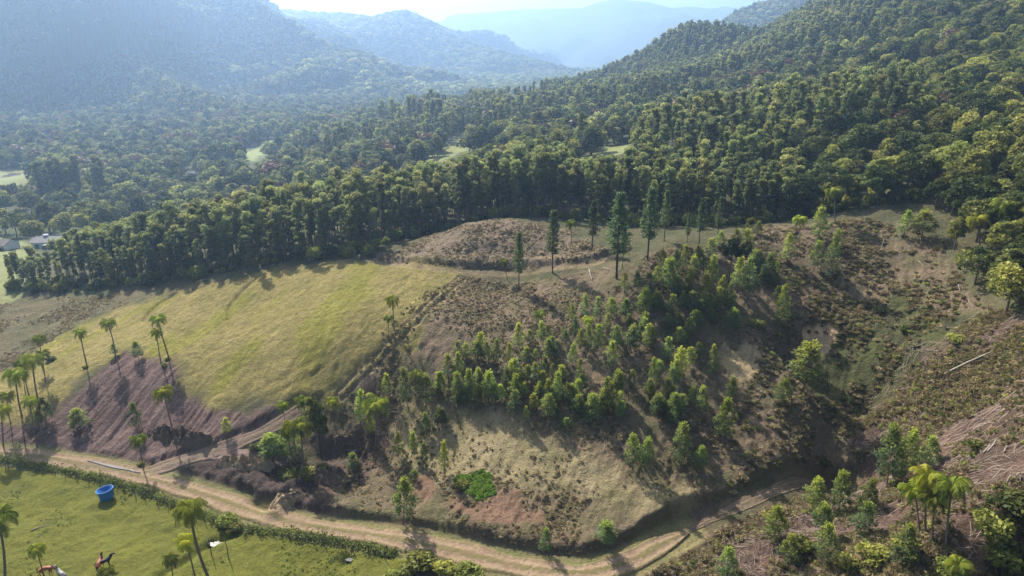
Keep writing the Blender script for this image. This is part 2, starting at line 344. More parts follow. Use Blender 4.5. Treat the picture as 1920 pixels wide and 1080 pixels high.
M['roofgrey'] = simple('fibre_cement_roof', (.15,.145,.15), .8, .2, 1); M['roofdark'] = simple('dark_roof', (.09,.075,.07), .85, .3, 1)
M['white'] = simple('white_wall', (.75,.74,.7), .7, .08, 1); M['glass'] = simple('window_glass', (.03,.04,.05), .15, .1, 1)
M['blue'] = simple('blue_plastic', (.03,.15,.38), .42, .08, 2)
M['bluein'] = simple('blue_plastic_inner', (.04,.18,.44), .5, .08, 2)
M['dirt'] = simple('clod_soil', (.12,.085,.06), .95, .4, 1.5, .2); M['hay'] = simple('dry_clods', (.26,.19,.11), .95, .4, 2.0, .2)
M['chestnut'] = simple('chestnut_coat', (.28,.09,.04), .6, .2, 2); M['black'] = simple('dark_coat', (.03,.025,.025), .6, .2, 2); M['greycoat'] = simple('grey_coat', (.3,.28,.26), .7, .2, 2)

# ground material: two colours per vertex (what grows or lies there), broken up by noise
def ground_material():
    m, nt, N, K, b = newmat('ground_cover')
    tc = N.new('ShaderNodeTexCoord')
    def noise(scale, detail=4, rough=.6, vec=None):
        o = N.new('ShaderNodeTexNoise'); o.inputs['Scale'].default_value = scale; o.inputs['Detail'].default_value = detail; o.inputs['Roughness'].default_value = rough
        K.new(vec or tc.outputs['Object'], o.inputs['Vector']); return o.outputs['Fac']
    def math_(op, a, b_, c=None):
        o = N.new('ShaderNodeMath'); o.operation = op
        for i, v in enumerate((a, b_, c)):
            if v is None: continue
            if isinstance(v, (int, float)): o.inputs[i].default_value = v
            else: K.new(v, o.inputs[i])
        return o.outputs[0]
    mp = N.new('ShaderNodeMapping'); mp.vector_type = 'POINT'; mp.inputs['Rotation'].default_value = (0, 0, -ang); mp.inputs['Scale'].default_value = (.12, 1.3, 1)
    # rotate first, then squeeze
    mp0 = N.new('ShaderNodeMapping'); mp0.inputs['Rotation'].default_value = (0, 0, -ang); K.new(tc.outputs['Object'], mp0.inputs['Vector'])
    mp1 = N.new('ShaderNodeMapping'); mp1.inputs['Scale'].default_value = (.14, 1.5, .3); K.new(mp0.outputs[0], mp1.inputs['Vector']); N.remove(mp)
    A_ = N.new('ShaderNodeAttribute'); A_.attribute_name = 'cover_a'; B_ = N.new('ShaderNodeAttribute'); B_.attribute_name = 'cover_b'
    S_ = N.new('ShaderNodeAttribute'); S_.attribute_name = 'streak'; Q_ = N.new('ShaderNodeAttribute'); Q_.attribute_name = 'bumpy'
    n1 = noise(.16, 6, .7); n2 = noise(.9, 6, .75); n3 = noise(3.2, 4, .7); ns = noise(1.0, 4, .65, mp1.outputs[0])
    fine = math_('ADD', math_('MULTIPLY', n2, .55), math_('MULTIPLY', n3, .45))
    det = N.new('ShaderNodeMix'); K.new(S_.outputs['Fac'], det.inputs[0]); K.new(fine, det.inputs[2]); K.new(ns, det.inputs[3])
    s = math_('ADD', math_('MULTIPLY', n1, .45), math_('MULTIPLY', det.outputs[0], .55))
    mr = N.new('ShaderNodeMapRange'); mr.inputs[1].default_value = .40; mr.inputs[2].default_value = .60; K.new(s, mr.inputs[0])
    mx = N.new('ShaderNodeMix'); mx.data_type = 'RGBA'; K.new(mr.outputs[0], mx.inputs[0]); K.new(A_.outputs['Color'], mx.inputs[6]); K.new(B_.outputs['Color'], mx.inputs[7])
    hs = N.new('ShaderNodeHueSaturation'); K.new(mx.outputs[2], hs.inputs['Color'])
    K.new(math_('ADD', math_('MULTIPLY', math_('ADD', n3, n2), 1.5), -.5), hs.inputs['Value'])
    K.new(hs.outputs[0], b.inputs['Base Color']); b.inputs['Roughness'].default_value = .95; b.inputs['Specular IOR Level'].default_value = .1
    bp = N.new('ShaderNodeBump'); bp.inputs['Distance'].default_value = 1.0; bp.inputs['Strength'].default_value = 1
    hgt = math_('MULTIPLY', math_('ADD', math_('MULTIPLY', n2, 1.3), math_('ADD', math_('MULTIPLY', n3, .35), math_('MULTIPLY', math_('MULTIPLY', ns, S_.outputs['Fac']), .5))), Q_.outputs['Fac'])
    K.new(hgt, bp.inputs['Height']); K.new(bp.outputs[0], b.inputs['Normal'])
    return m

# ------------------------------------------------------------ mesh helpers
def mk(name, V, F, mats, mi=None, attrs=None, smooth=False):
    """V (n,3); F (m,k) array or list of such arrays; attrs: name -> per-vertex float or colour array"""
    Fs = F if isinstance(F, list) else [F]
    me = bpy.data.meshes.new(name); V = np.asarray(V, np.float32)
    me.vertices.add(len(V)); me.vertices.foreach_set('co', V.ravel())
    tot = np.concatenate([np.full(len(f), f.shape[1], np.int32) for f in Fs]); idx = np.concatenate([np.asarray(f, np.int32).ravel() for f in Fs])
    me.loops.add(len(idx)); me.loops.foreach_set('vertex_index', idx)
    me.polygons.add(len(tot)); me.polygons.foreach_set('loop_start', np.r_[0, np.cumsum(tot)[:-1]].astype(np.int32)); me.polygons.foreach_set('loop_total', tot)
    if mi is not None: me.polygons.foreach_set('material_index', np.asarray(mi, np.int32))
    me.polygons.foreach_set('use_smooth', np.full(len(tot), smooth))
    for m in mats: me.materials.append(m)
    for k, a in (attrs or {}).items():
        a = np.asarray(a, np.float32)
        if a.ndim == 1: me.attributes.new(k, 'FLOAT', 'POINT').data.foreach_set('value', a)
        else: me.attributes.new(k, 'FLOAT_COLOR', 'POINT').data.foreach_set('color', np.c_[a, np.ones(len(a))].astype(np.float32).ravel())
    me.update(calc_edges=True); return me
class MB:
    def __init__(s): s.V = []; s.F4 = []; s.F3 = []; s.T = []; s.n = 0
    def add(s, V, F4=None, F3=None, tone=.5):
        V = np.asarray(V, float)
        if F4 is not None and len(F4): s.F4.append(np.asarray(F4) + s.n)
        if F3 is not None and len(F3): s.F3.append(np.asarray(F3) + s.n)
        s.V.append(V); s.T.append(np.full(len(V), tone) if np.isscalar(tone) else tone); s.n += len(V)
    def tube(s, path, rad, k=6, cap=True):
        path = np.asarray(path, float); rad = np.broadcast_to(rad, len(path)); rings = []
        for i, p in enumerate(path):
            d = path[min(i + 1, len(path) - 1)] - path[max(i - 1, 0)]; d = d / (np.linalg.norm(d) + 1e-9)
            a = np.cross(d, (0, 1, 0) if abs(d[1]) < .9 else (1, 0, 0)); a /= np.linalg.norm(a); b = np.cross(d, a)
            th = np.arange(k) * 2 * math.pi / k
            rings.append(p + rad[i] * (np.cos(th)[:, None] * a + np.sin(th)[:, None] * b))
        V = np.concatenate(rings); F = []
        for i in range(len(path) - 1):
            for j in range(k): F.append((i * k + j, i * k + (j + 1) % k, (i + 1) * k + (j + 1) % k, (i + 1) * k + j))
        F3 = []
        if cap:
            V = np.r_[V, path[-1:], path[:1]]; m = len(V)
            for j in range(k): F3.append(((len(path) - 1) * k + j, (len(path) - 1) * k + (j + 1) % k, m - 2)); F3.append(((j + 1) % k, j, m - 1))
        s.add(V, F, F3)
    def box(s, c, d, rz=0):
        c = np.array(c); d = np.array(d) / 2; v = np.array([(x, y, z) for x in (-1, 1) for y in (-1, 1) for z in (-1, 1)]) * d
        cr, sr = math.cos(rz), math.sin(rz); v = np.c_[v[:, 0] * cr - v[:, 1] * sr, v[:, 0] * sr + v[:, 1] * cr, v[:, 2]] + c
        s.add(v, [(0,1,3,2),(4,6,7,5),(0,4,5,1),(2,3,7,6),(0,2,6,4),(1,5,7,3)])
    def leaves(s, P, size, tone, aspect=1.6, up=None, droop=0):
        """one quad (a spray of leaves) per point"""
        n_ = len(P); a = rng.normal(size=(n_, 3)); a[:, 2] = a[:, 2] * .7 - droop; a /= np.linalg.norm(a, axis=1)[:, None]
        b = rng.normal(size=(n_, 3)); b = np.cross(a, b); b /= np.linalg.norm(b, axis=1)[:, None]
        sz = (np.broadcast_to(size, n_) * rng.uniform(.65, 1.35, n_))[:, None]
        c = np.asarray(P); V = np.stack([c - a * sz * aspect / 2, c + b * sz / 2, c + a * sz * aspect / 2, c - b * sz / 2], 1).reshape(-1, 3)
        s.add(V, np.arange(n_ * 4).reshape(-1, 4), None, np.repeat(np.clip(tone, 0, 1), 4))
    def mesh(s, name, mat, smooth=False):
        Fs = [np.concatenate(f) for f in (s.F4, s.F3) if f]
        return mk(name, np.concatenate(s.V), Fs, mat if isinstance(mat, list) else [mat], None, {'tone': np.concatenate(s.T)}, smooth)
def link(name, me, parent=None):
    o = bpy.data.objects.new(name, me); bpy.context.scene.collection.objects.link(o)
    if parent: o.parent = parent
    return o
def tag(o, label=None, cat=None, group=None, kind=None):
    for k, v in (('label', label), ('category', cat), ('group', group), ('kind', kind)):
        if v: o[k] = v
    return o
def empty(name, loc, rz=0):
    o = bpy.data.objects.new(name, None); o.empty_display_size = .5; bpy.context.scene.collection.objects.link(o); o.location = loc; o.rotation_euler = (0, 0, rz); return o
def structure(name, me): return tag(link(name, me), kind='structure')

# ------------------------------------------------------------ the ground sheet
def build_ground():
    base = lambda c: np.array(c)
    shape = XX.shape
    a = np.zeros(shape + (3,)); b = np.zeros(shape + (3,)); st = np.zeros(shape); bu = np.full(shape, .35)
    a[:] = (.07,.08,.035); b[:] = (.045,.055,.025)
    fa = lambda m, ca, cb, s_=None, q=None, r=slice(0, J1): paint(m, ca, cb, s_, q, r)
    def paint(m, ca, cb, s_, q, r):
        mm = m[..., None]; a[:, r] = a[:, r] * (1 - mm) + np.array(ca) * mm; b[:, r] = b[:, r] * (1 - mm) + np.array(cb) * mm
        if s_ is not None: st[:, r] = st[:, r] * (1 - m) + s_ * m
        if q is not None: bu[:, r] = bu[:, r] * (1 - m) + q * m
    fa(np.ones(NX.shape) * (NY < 200), (.11,.09,.05), (.06,.07,.03), 0, .5)
    fa(g['rough'], (.19,.15,.085), (.1,.1,.045), 0, .8)
    fa(g['slope'], (.26,.18,.125), (.095,.1,.04), .3, .9)
    fa(g['knoll'], (.25,.18,.125), (.12,.105,.06), .2, .7)
    fa(g['clear'], (.23,.16,.11), (.1,.1,.045), 0, .8)
    fa(g['straw'], (.4,.31,.18), (.17,.155,.065), .15, .75)
    fa(g['slash'], (.19,.12,.09), (.065,.05,.035), 0, 1.0)
    fa(g['weeds'], (.12,.13,.045), (.06,.055,.03), 0, .9)
    fa(g['bank'], (.15,.1,.08), (.1,.085,.055), .2, .5)
    fa(g['mud3'], (.14,.09,.065), (.09,.07,.055), 0, .6)
    fa(g['mud2'], (.085,.06,.052), (.06,.045,.038), 0, .6)
    fa(g['pasture'], (.135,.135,.022), (.085,.088,.018), 0, .35)
    fa(g['field'], (.29,.232,.085), (.16,.138,.04), .45, .6)
    lush = sstep(.1, .4, fbm(AL / 16, AC / 5, 90, 3)) * g['field']; fa(lush * .6, (.225,.215,.02), (.15,.155,.02))
    fa(g['mud'], (.19,.128,.108), (.09,.06,.052), .85, .6)
    fa(g['sand1'], (.6,.43,.25), (.42,.28,.15), 0, .5); fa(g['sand2'] * .9, (.52,.39,.22), (.25,.2,.1), .2, .5); fa(g['sand3'] * .7, (.38,.29,.17), (.22,.18,.1), .2, .5)
    for c_ in ('clay1', 'clay2', 'clay3'): fa(g[c_] * .8, (.3,.17,.115), (.17,.105,.07), .4, .8)
    fa(g['lime'] * .9, (.13,.21,.035), (.09,.14,.03), 0, .4)
    # worn strips: verge of the road, ruts, the track along the top
    fa(sstep(3.2, 1.9, hR) * .9, (.22,.18,.085), (.13,.135,.05), 0, .3)
    fa(np.exp(-((hW - .75) / .35) ** 2) * .8, (.22,.16,.12), (.15,.11,.08), 0, .3)
    fa(sstep(1.3, .5, hTo) * .6, (.29,.21,.125), (.2,.15,.085), 0, .4)
    fa(sstep(.9, .3, hH) * .8, (.1,.11,.04), (.07,.08,.03), 0, .3)
    # valley fields, river bed and the meadows seen between the woods
    def far_zone(poly, soft, ca, cb, ylo, yhi):
        m = inpoly(XX, YY, hits(poly), soft) * ((YY > ylo) & (YY < yhi)); paint(m, ca, cb, 0, .1, slice(None))
    far_zone([(-60,318),(62,318),(58,340),(40,348),(-60,352)], 2, (.2,.21,.09), (.15,.165,.07), 250, 700)
    far_zone([(452,288),(500,264),(560,262),(600,266),(560,274),(500,284),(485,300),(458,306)], 4, (.22,.25,.09), (.16,.19,.06), 380, 900)
    far_zone([(1075,292),(1120,278),(1180,270),(1190,282),(1120,300),(1078,304)], 2, (.19,.2,.075), (.14,.155,.05), 200, 420)
    far_zone([(735,310),(790,292),(850,266),(905,241),(930,246),(885,277),(835,302),(790,318)], 3, (.2,.2,.07), (.13,.15,.05), 200, 620)
    far_zone([(1640,132),(1700,122),(1800,116),(1802,124),(1720,136)], 1.5, (.38,.26,.1), (.26,.2,.08), 250, 500)
    far_zone([(-40,440),(60,452),(40,560),(-40,560)], 3, (.19,.2,.08), (.13,.14,.055), 120, 330)
    far_zone([(900,176),(1010,170),(1010,184),(905,190)], 10, (.28,.25,.17), (.18,.18,.1), 500, 1400)
    far_zone([(225,420),(240,408),(262,404),(250,424)], 1.5, (.42,.35,.25), (.35,.28,.2), 200, 500)
    ff = (YY > 600)[..., None]; a[:] = np.where(ff & (a < .2), np.minimum(a, (.055,.075,.035)), a)
    V = np.stack([np.clip(XX, -11000, 11000), YY, Z], -1).reshape(-1, 3)
    nu, nw = shape; i = np.arange(nu - 1)[:, None] * nw + np.arange(nw - 1)[None]
    F = np.stack([i, i + nw, i + nw + 1, i + 1], -1).reshape(-1, 4)
    me = mk('ground', V, F, [ground_material()], None, {'cover_a': a.reshape(-1, 3), 'cover_b': b.reshape(-1, 3), 'streak': st.ravel(), 'bumpy': bu.ravel()}, True)
    structure('ground', me)
build_ground()

# roads and tracks: draped strips
def road_material(name, c1, c2, grassy):
    m, nt, N, K, b = newmat(name)
    at = N.new('ShaderNodeAttribute'); at.attribute_name = 'across'; tc = N.new('ShaderNodeTexCoord')
    no = N.new('ShaderNodeTexNoise'); no.inputs['Scale'].default_value = 1.6; no.inputs['Detail'].default_value = 6; no.inputs['Roughness'].default_value = .7; K.new(tc.outputs['Object'], no.inputs['Vector'])
    ab = N.new('ShaderNodeMath'); ab.operation = 'ABSOLUTE'; K.new(at.outputs['Fac'], ab.inputs[0])
    # ruts at |across| = .45, grass in the middle and along the edges
    sb = N.new('ShaderNodeMath'); sb.operation = 'SUBTRACT'; K.new(ab.outputs[0], sb.inputs[0]); sb.inputs[1].default_value = .45
    a2 = N.new('ShaderNodeMath'); a2.operation = 'ABSOLUTE'; K.new(sb.outputs[0], a2.inputs[0])
    ad = N.new('ShaderNodeMath'); ad.operation = 'ADD'; K.new(a2.outputs[0], ad.inputs[0]); K.new(no.outputs['Fac'], ad.inputs[1])
    mr = N.new('ShaderNodeMapRange'); mr.inputs[1].default_value = .62; mr.inputs[2].default_value = .85; K.new(ad.outputs[0], mr.inputs[0])
    mx = N.new('ShaderNodeMix'); mx.data_type = 'RGBA'; mx.inputs[6].default_value = (*c1, 1); mx.inputs[7].default_value = (*(grassy), 1); K.new(mr.outputs[0], mx.inputs[0])
    n2 = N.new('ShaderNodeTexNoise'); n2.inputs['Scale'].default_value = .5; n2.inputs['Detail'].default_value = 7; n2.inputs['Roughness'].default_value = .7; K.new(tc.outputs['Object'], n2.inputs['Vector'])
    m2 = N.new('ShaderNodeMix'); m2.data_type = 'RGBA'; m2.inputs[7].default_value = (*c2, 1); K.new(mx.outputs[2], m2.inputs[6])
    r2 = N.new('ShaderNodeMapRange'); r2.inputs[1].default_value = .45; r2.inputs[2].default_value = .7; K.new(n2.outputs['Fac'], r2.inputs[0]); K.new(r2.outputs[0], m2.inputs[0])
    K.new(m2.outputs[2], b.inputs['Base Color']); b.inputs['Roughness'].default_value = .95; b.inputs['Specular IOR Level'].default_value = .1
    bp = N.new('ShaderNodeBump'); bp.inputs['Distance'].default_value = .25; K.new(no.outputs['Fac'], bp.inputs['Height']); K.new(bp.outputs[0], b.inputs['Normal'])
    return m
def strip(name, line, width, mat, lift, taper=0):
    line = smooth_line(line, .5); V = []; AC_ = []; m = 13
    for i, p in enumerate(line):
        d = line[min(i + 1, len(line) - 1)] - line[max(i - 1, 0)]; d /= np.linalg.norm(d) + 1e-9; nrm = np.array((-d[1], d[0]))
        w_ = width * (1 + .12 * math.sin(i * .11) + .1 * math.sin(i * .37))
        if taper: w_ *= min(1, .15 + i / taper, .15 + (len(line) - 1 - i) / taper)
        for j in range(m):
            s = (j / (m - 1)) * 2 - 1; q = p + nrm * s * w_ / 2; e = abs(abs(s) - .45)
            z = float(Hq(q[0], q[1])) + lift - (.1 * math.exp(-(e / .12) ** 2) if width > 2 else 0) - (.3 if abs(s) == 1 else 0)
            V.append((q[0], q[1], z)); AC_.append(s)
    k = len(line); i = np.arange(k - 1)[:, None] * m + np.arange(m - 1)[None]; F = np.stack([i, i + 1, i + m + 1, i + m], -1).reshape(-1, 4)[:, ::-1]
    return structure(name, mk(name, V, F, [mat], None, {'across': AC_}, True))
strip('dirt_road', L_road, 3.5, road_material('dirt_road_surface', (.29,.205,.13), (.2,.135,.09), (.15,.13,.055)), .2, taper=12)
strip('dirt_track', L_track, 2.2, road_material('dirt_track_surface', (.17,.12,.085), (.2,.14,.095), (.1,.08,.045)), .07, taper=30)
strip('field_track', L_side, 2.7, road_material('field_track_surface', (.2,.14,.105), (.13,.095,.075), (.18,.14,.09)), .15)
strip('mud_path', L_side2, 2.2, road_material('mud_path_surface', (.2,.14,.115), (.13,.09,.08), (.17,.12,.1)), .15)

# puddles: wet sheets
def water_material():
    m, nt, N, K, b = newmat('standing_water')
    b.inputs['Base Color'].default_value = (.12,.11,.1,1); b.inputs['Roughness'].default_value = .12; b.inputs['IOR'].default_value = 1.33
    tc = N.new('ShaderNodeTexCoord'); no = N.new('ShaderNodeTexNoise'); no.inputs['Scale'].default_value = 2; K.new(tc.outputs['Object'], no.inputs['Vector'])
    bp = N.new('ShaderNodeBump'); bp.inputs['Distance'].default_value = .01; K.new(no.outputs['Fac'], bp.inputs['Height']); K.new(bp.outputs[0], b.inputs['Normal'])
    return m
WATER = water_material()
def puddle(poly, name='puddle', lift=.16):
    P = np.array(hits(poly))[:, :2]; c = P.mean(0); zc = float(np.mean([H(*c)] + [H(*(c + (p - c) * .8)) for p in P])) + lift * .35
    k = 40; ring = []
    for i in range(k):
        t = i / k * len(P); a_ = P[int(t) % len(P)]; b_ = P[(int(t) + 1) % len(P)]; f_ = t - int(t); f_ = f_ * f_ * (3 - 2 * f_)
        q = a_ * (1 - f_) + b_ * f_; q = c + (q - c) * (1 + .16 * math.sin(i * 2.3) + .08 * math.sin(i * 5.1)); ring.append((q[0], q[1], zc))
    V = [(c[0], c[1], zc)] + ring; F = np.array([(0, 1 + i, 1 + (i + 1) % k) for i in range(k)])
    # drape towards the ground at the rim so that it meets the mud
    structure(name, mk(name, V, F, [WATER]))
puddle([(650,848),(668,838),(684,836),(676,846),(660,852)], lift=.25)
puddle([(392,1026),(410,1018),(424,1019),(404,1028)])
puddle([(445,852),(452,848),(463,850),(455,854)], lift=.25)
puddle([(646,1052),(652,1044),(664,1046),(658,1056)], lift=.2)
puddle([(388,918),(402,918),(416,928),(408,932)], lift=.2)
strip('roadside_water', hits([(165,866),(190,872),(220,879),(245,884),(264,889)]), .7, WATER, .3, taper=14)
puddle([(345,330),(352,322),(372,325),(378,331),(362,334)], 'river_pool', .6)
puddle([(0,333),(20,327),(42,326),(30,331),(4,336)], 'farm_pond', .5)

# ------------------------------------------------------------ tree prototypes (meshes)
def noise_ball(n_, r, flat_=1.0, shell=.55):
    d = rng.normal(size=(n_, 3)); d /= np.linalg.norm(d, axis=1)[:, None]; rr = rng.uniform(shell, 1, n_) ** .6
    return d * rr[:, None] * np.array([r, r, r * flat_])
def proto_euc(i, leaves=3200, hgt=16.0):
    """tall slender eucalyptus: straight pale trunk, narrow uneven crown of leaf clumps"""
    t = MB(); c = MB(); bend = rng.normal(size=2) * .25
    pth = [(bend[0] * math.sin(z * .2), bend[1] * math.sin(z * .17), z) for z in np.linspace(-.6, hgt * .97, 9)]
    t.tube(pth, np.linspace(.17, .03, 9), 6)
    lo = rng.uniform(.18, .42); nb = 22; lob = [(rng.uniform(0, 6.28), rng.uniform(.45, 1.0)) for _ in range(4)]
    for k in range(nb):
        q = (k + rng.uniform(0, .9)) / nb; f_ = lo + (1 - lo) * q; z = f_ * hgt
        env = (1.75 * (q ** .4) * max(.02, 1 - q ** 3.2) ** .5 + .3) * rng.uniform(.5, 1.2)
        a_ = lob[k % 4][0] + rng.uniform(-.8, .8); env *= .55 + .55 * lob[k % 4][1]; bx, by = bend[0] * math.sin(z * .2), bend[1] * math.sin(z * .17)
        cx, cy_ = bx + math.cos(a_) * env * .8, by + math.sin(a_) * env * .8; cz = z + rng.uniform(-.3, .6)
        t.tube([(bx, by, z - 1.1), (cx, cy_, cz)], [.04, .014], 4, False)
        m_ = int(leaves / nb); r = rng.uniform(.55, 1.15) * (.75 + .4 * q)
        P = np.array((cx, cy_, cz)) + noise_ball(m_, r, .75, .4)
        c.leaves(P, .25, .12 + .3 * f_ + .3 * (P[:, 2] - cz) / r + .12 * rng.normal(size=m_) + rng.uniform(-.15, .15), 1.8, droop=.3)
    P = np.array((bend[0] * math.sin(hgt * .2), bend[1] * math.sin(hgt * .17), hgt - .5)) + noise_ball(110, .8, .8, .3); c.leaves(P, .25, rng.uniform(.5, 1, 110), 1.8, droop=.3)
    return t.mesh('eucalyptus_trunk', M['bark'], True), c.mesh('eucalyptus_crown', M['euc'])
def proto_young(i, bushy=1.0, leaves=1500):
    """young eucalyptus, 1 m tall unit x 5: conical-oval crown, bright tips"""
    hgt = 5.0; t = MB(); c = MB(); t.tube([(0, 0, -.3), (.03, 0, 2), (0, .04, hgt * .93)], [.06, .04, .012], 5)
    nb = 20; lo = rng.uniform(.16, .3)
    for k in range(nb):
        f_ = lo + (.98 - lo) * (k + rng.uniform(0, .9)) / nb; q = (f_ - lo) / (1 - lo)
        env = 1.05 * bushy * (math.sin(min(1, q * 1.0 + .18) * math.pi) ** .7) * rng.uniform(.65, 1.2) + .08
        a_ = k * 2.39996 + rng.uniform(-.5, .5); z = f_ * hgt; cx, cy_ = math.cos(a_) * env * .68, math.sin(a_) * env * .68
        t.tube([(0, 0, z - .25), (cx, cy_, z)], [.018, .006], 3, False)
        m_ = int(leaves / nb); P = np.array((cx, cy_, z)) + noise_ball(m_, rng.uniform(.3, .55) * (.7 + .5 * bushy), 1.0, .1)
        up_ = (P[:, 2] - z) / .4
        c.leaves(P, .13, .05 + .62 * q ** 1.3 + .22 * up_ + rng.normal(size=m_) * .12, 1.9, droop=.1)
    P = np.array((0, 0, hgt * .95)) + noise_ball(70, .2, 1.6, .1); c.leaves(P, .12, rng.uniform(.75, 1, 70), 2.0)
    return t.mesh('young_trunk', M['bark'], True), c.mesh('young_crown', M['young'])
def proto_broad(i, leaves=2400, mat='broad', hgt=10.0, wid=3.6, size=.42, name='broadleaf'):
    """rounded native tree: forked trunk, lumpy crown of many unequal clumps"""
    t = MB(); c = MB(); top = hgt * .45
    t.tube([(0, 0, -.8), (.1, .05, top * .6), (0, 0, top)], [.26, .2, .16], 6)
    nb = 17; s_ = 1 if size < .6 else 2.2
    for k in range(nb):
        a_ = k * 2.39996 + rng.uniform(-.4, .4); q = (k + .5) / nb; el = math.acos(1 - 1.15 * q); rr = wid * rng.uniform(.5, .78)
        z = top + math.cos(el) * (hgt - top) * rng.uniform(.62, .92) + .3; cx, cy_ = math.cos(a_) * math.sin(el) * rr, math.sin(a_) * math.sin(el) * rr
        t.tube([(0, 0, top - .3), (cx * .5, cy_ * .5, top + (z - top) * .45), (cx, cy_, z)], [.11, .07, .03], 4, False)
        m_ = int(leaves / nb); r = rng.uniform(.95, 1.7) * wid / 3.6; P = noise_ball(m_, r, .78, .75); keepm = P[:, 2] > -.5 * r
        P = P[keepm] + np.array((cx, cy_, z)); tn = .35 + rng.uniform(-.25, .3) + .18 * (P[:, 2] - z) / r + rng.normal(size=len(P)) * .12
        c.leaves(P, size, tn, 1.5)
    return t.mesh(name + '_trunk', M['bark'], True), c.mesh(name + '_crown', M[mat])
def proto_palm(i, fr=19, droop=1.0):  # i also sets how many dead fronds hang below the crown
    """queen palm, unit 9 m: thin ringed trunk, arching fronds with hanging leaflets, old fronds below"""
    hgt = 9.0; t = MB(); c = MB(); bend = rng.uniform(-.35, .35)
    zz = np.linspace(-.5, hgt - 1.25, 12); t.tube([(bend * math.sin(z / hgt * 3.0), 0, z) for z in zz], np.interp(zz, [-.5, .4, 4, 8], [.22, .15, .125, .11]), 7)
    bx = bend * math.sin((hgt - 1.25) / hgt * 3.0); t.tube([(bx, 0, hgt - 1.3), (bx, 0, hgt - .7), (bx, 0, hgt - .3)], [.15, .17, .06], 7)
    for k in range(fr):
        a_ = k * 2.39996 + rng.uniform(-.2, .2); q = k / fr; el0 = R(78 - 62 * q); ln = rng.uniform(2.1, 2.6); ca, sa = math.cos(a_), math.sin(a_)
        p = np.array((bx, 0, hgt - .6)); el = el0; ns = 11; pts_ = [p.copy()]; d_ = []
        for j in range(ns):
            el -= R(13 + 6 * q) * droop * (.45 + 1.1 * j / ns); el = max(el, R(-82)); v = np.array((ca * math.cos(el), sa * math.cos(el), math.sin(el))); p = p + v * ln / ns; pts_.append(p.copy()); d_.append(v)
        c.tube(pts_, np.linspace(.035, .008, ns + 1), 3, False)
        tn = np.clip(.25 + .55 * (1 - q) + rng.uniform(-.15, .2), 0, 1)
        if q > .93: tn = 1.0
        side = np.array((-sa, ca, 0)); V = []; 
        for j in range(1, ns + 1):
            for hh in (0, .5):
                f_ = (j - hh) / ns; pp = pts_[j] * (1 - hh) + pts_[j - 1] * hh; L_ = (.62 * math.sin(math.pi * min(1, f_ * .86 + .12)) + .12)
                for s in (-1, 1):
                    dr = side * s * .75 + d_[j - 1] * .45 + np.array((0, 0, -.55 - .5 * q + rng.uniform(-.2, .2))); dr /= np.linalg.norm(dr)
                    wv = d_[j - 1] * .05; V += [pp - wv, pp + wv, pp + dr * L_ + wv * .5, pp + dr * L_ - wv * .5]
        c.add(V, np.arange(len(V)).reshape(-1, 4), None, tn)
    dd = MB()
    for k in range((5, 2, 7, 3, 9)[i]):
        a_ = rng.uniform(0, 6.28); p0 = np.array((bx, 0, hgt - 1.0)); ln = rng.uniform(.9, 1.7); q1 = p0 + np.array((math.cos(a_) * .3, math.sin(a_) * .3, -.15)); q2 = p0 + np.array((math.cos(a_) * .36, math.sin(a_) * .36, -ln))
        dd.tube([p0, q1, q2], [.04, .03, .01], 3, False); V = []
        for j in range(14):
            pp = q1 + (q2 - q1) * j / 14; o_ = rng.normal(size=3) * .16; V += [pp, pp + (.02, .02, .02), pp + o_ + (0, 0, -.3), pp + o_ * .8 + (0, 0, -.32)]
        dd.add(V, np.arange(len(V)).reshape(-1, 4), None, rng.uniform(0, .8))
    return t.mesh('palm_trunk', M['palmbark'], True), c.mesh('palm_crown', M['palm']), dd.mesh('palm_dead_fronds', M['straw'])
def proto_pine(i, leaves=2600):
    """tall pine, unit 14 m: bare lower trunk, tiers of thin level branches, open conical crown"""
    hgt = 14.; t = MB(); c = MB(); t.tube([(0, 0, -.6), (.08, 0, 5), (0, .05, 10), (0, 0, hgt)], [.17, .14, .09, .02], 6)
    nt_ = 20; lo = .3
    for k in range(nt_):
        f_ = lo + (.97 - lo) * k / nt_; z = f_ * hgt; env = 2.3 * (1.02 - f_) / (1 - lo) * rng.uniform(.75, 1.1) + .25
        if f_ < lo + .08: env *= .6
        for b_ in range(4):
            if rng.random() < .18: continue
            a_ = k * 1.1 + b_ * math.pi / 2 + rng.uniform(-.4, .4); e = env * rng.uniform(.6, 1.1); tip = np.array((math.cos(a_) * e, math.sin(a_) * e, z + .25 * e))
            t.tube([(0, 0, z), tip], [.03, .01], 3, False); m_ = int(leaves / (nt_ * 4)); s = rng.uniform(.3, 1, m_)[:, None]
            P = np.array((0, 0, z)) * (1 - s) + tip * s + rng.normal(size=(m_, 3)) * (.12 + .1 * e) * np.array((1, 1, .6)); c.leaves(P, .2, .4 + rng.normal(size=m_) * .2, 2.4)
    return t.mesh('pine_trunk', M['darkbark'], True), c.mesh('pine_crown', M['pine'])
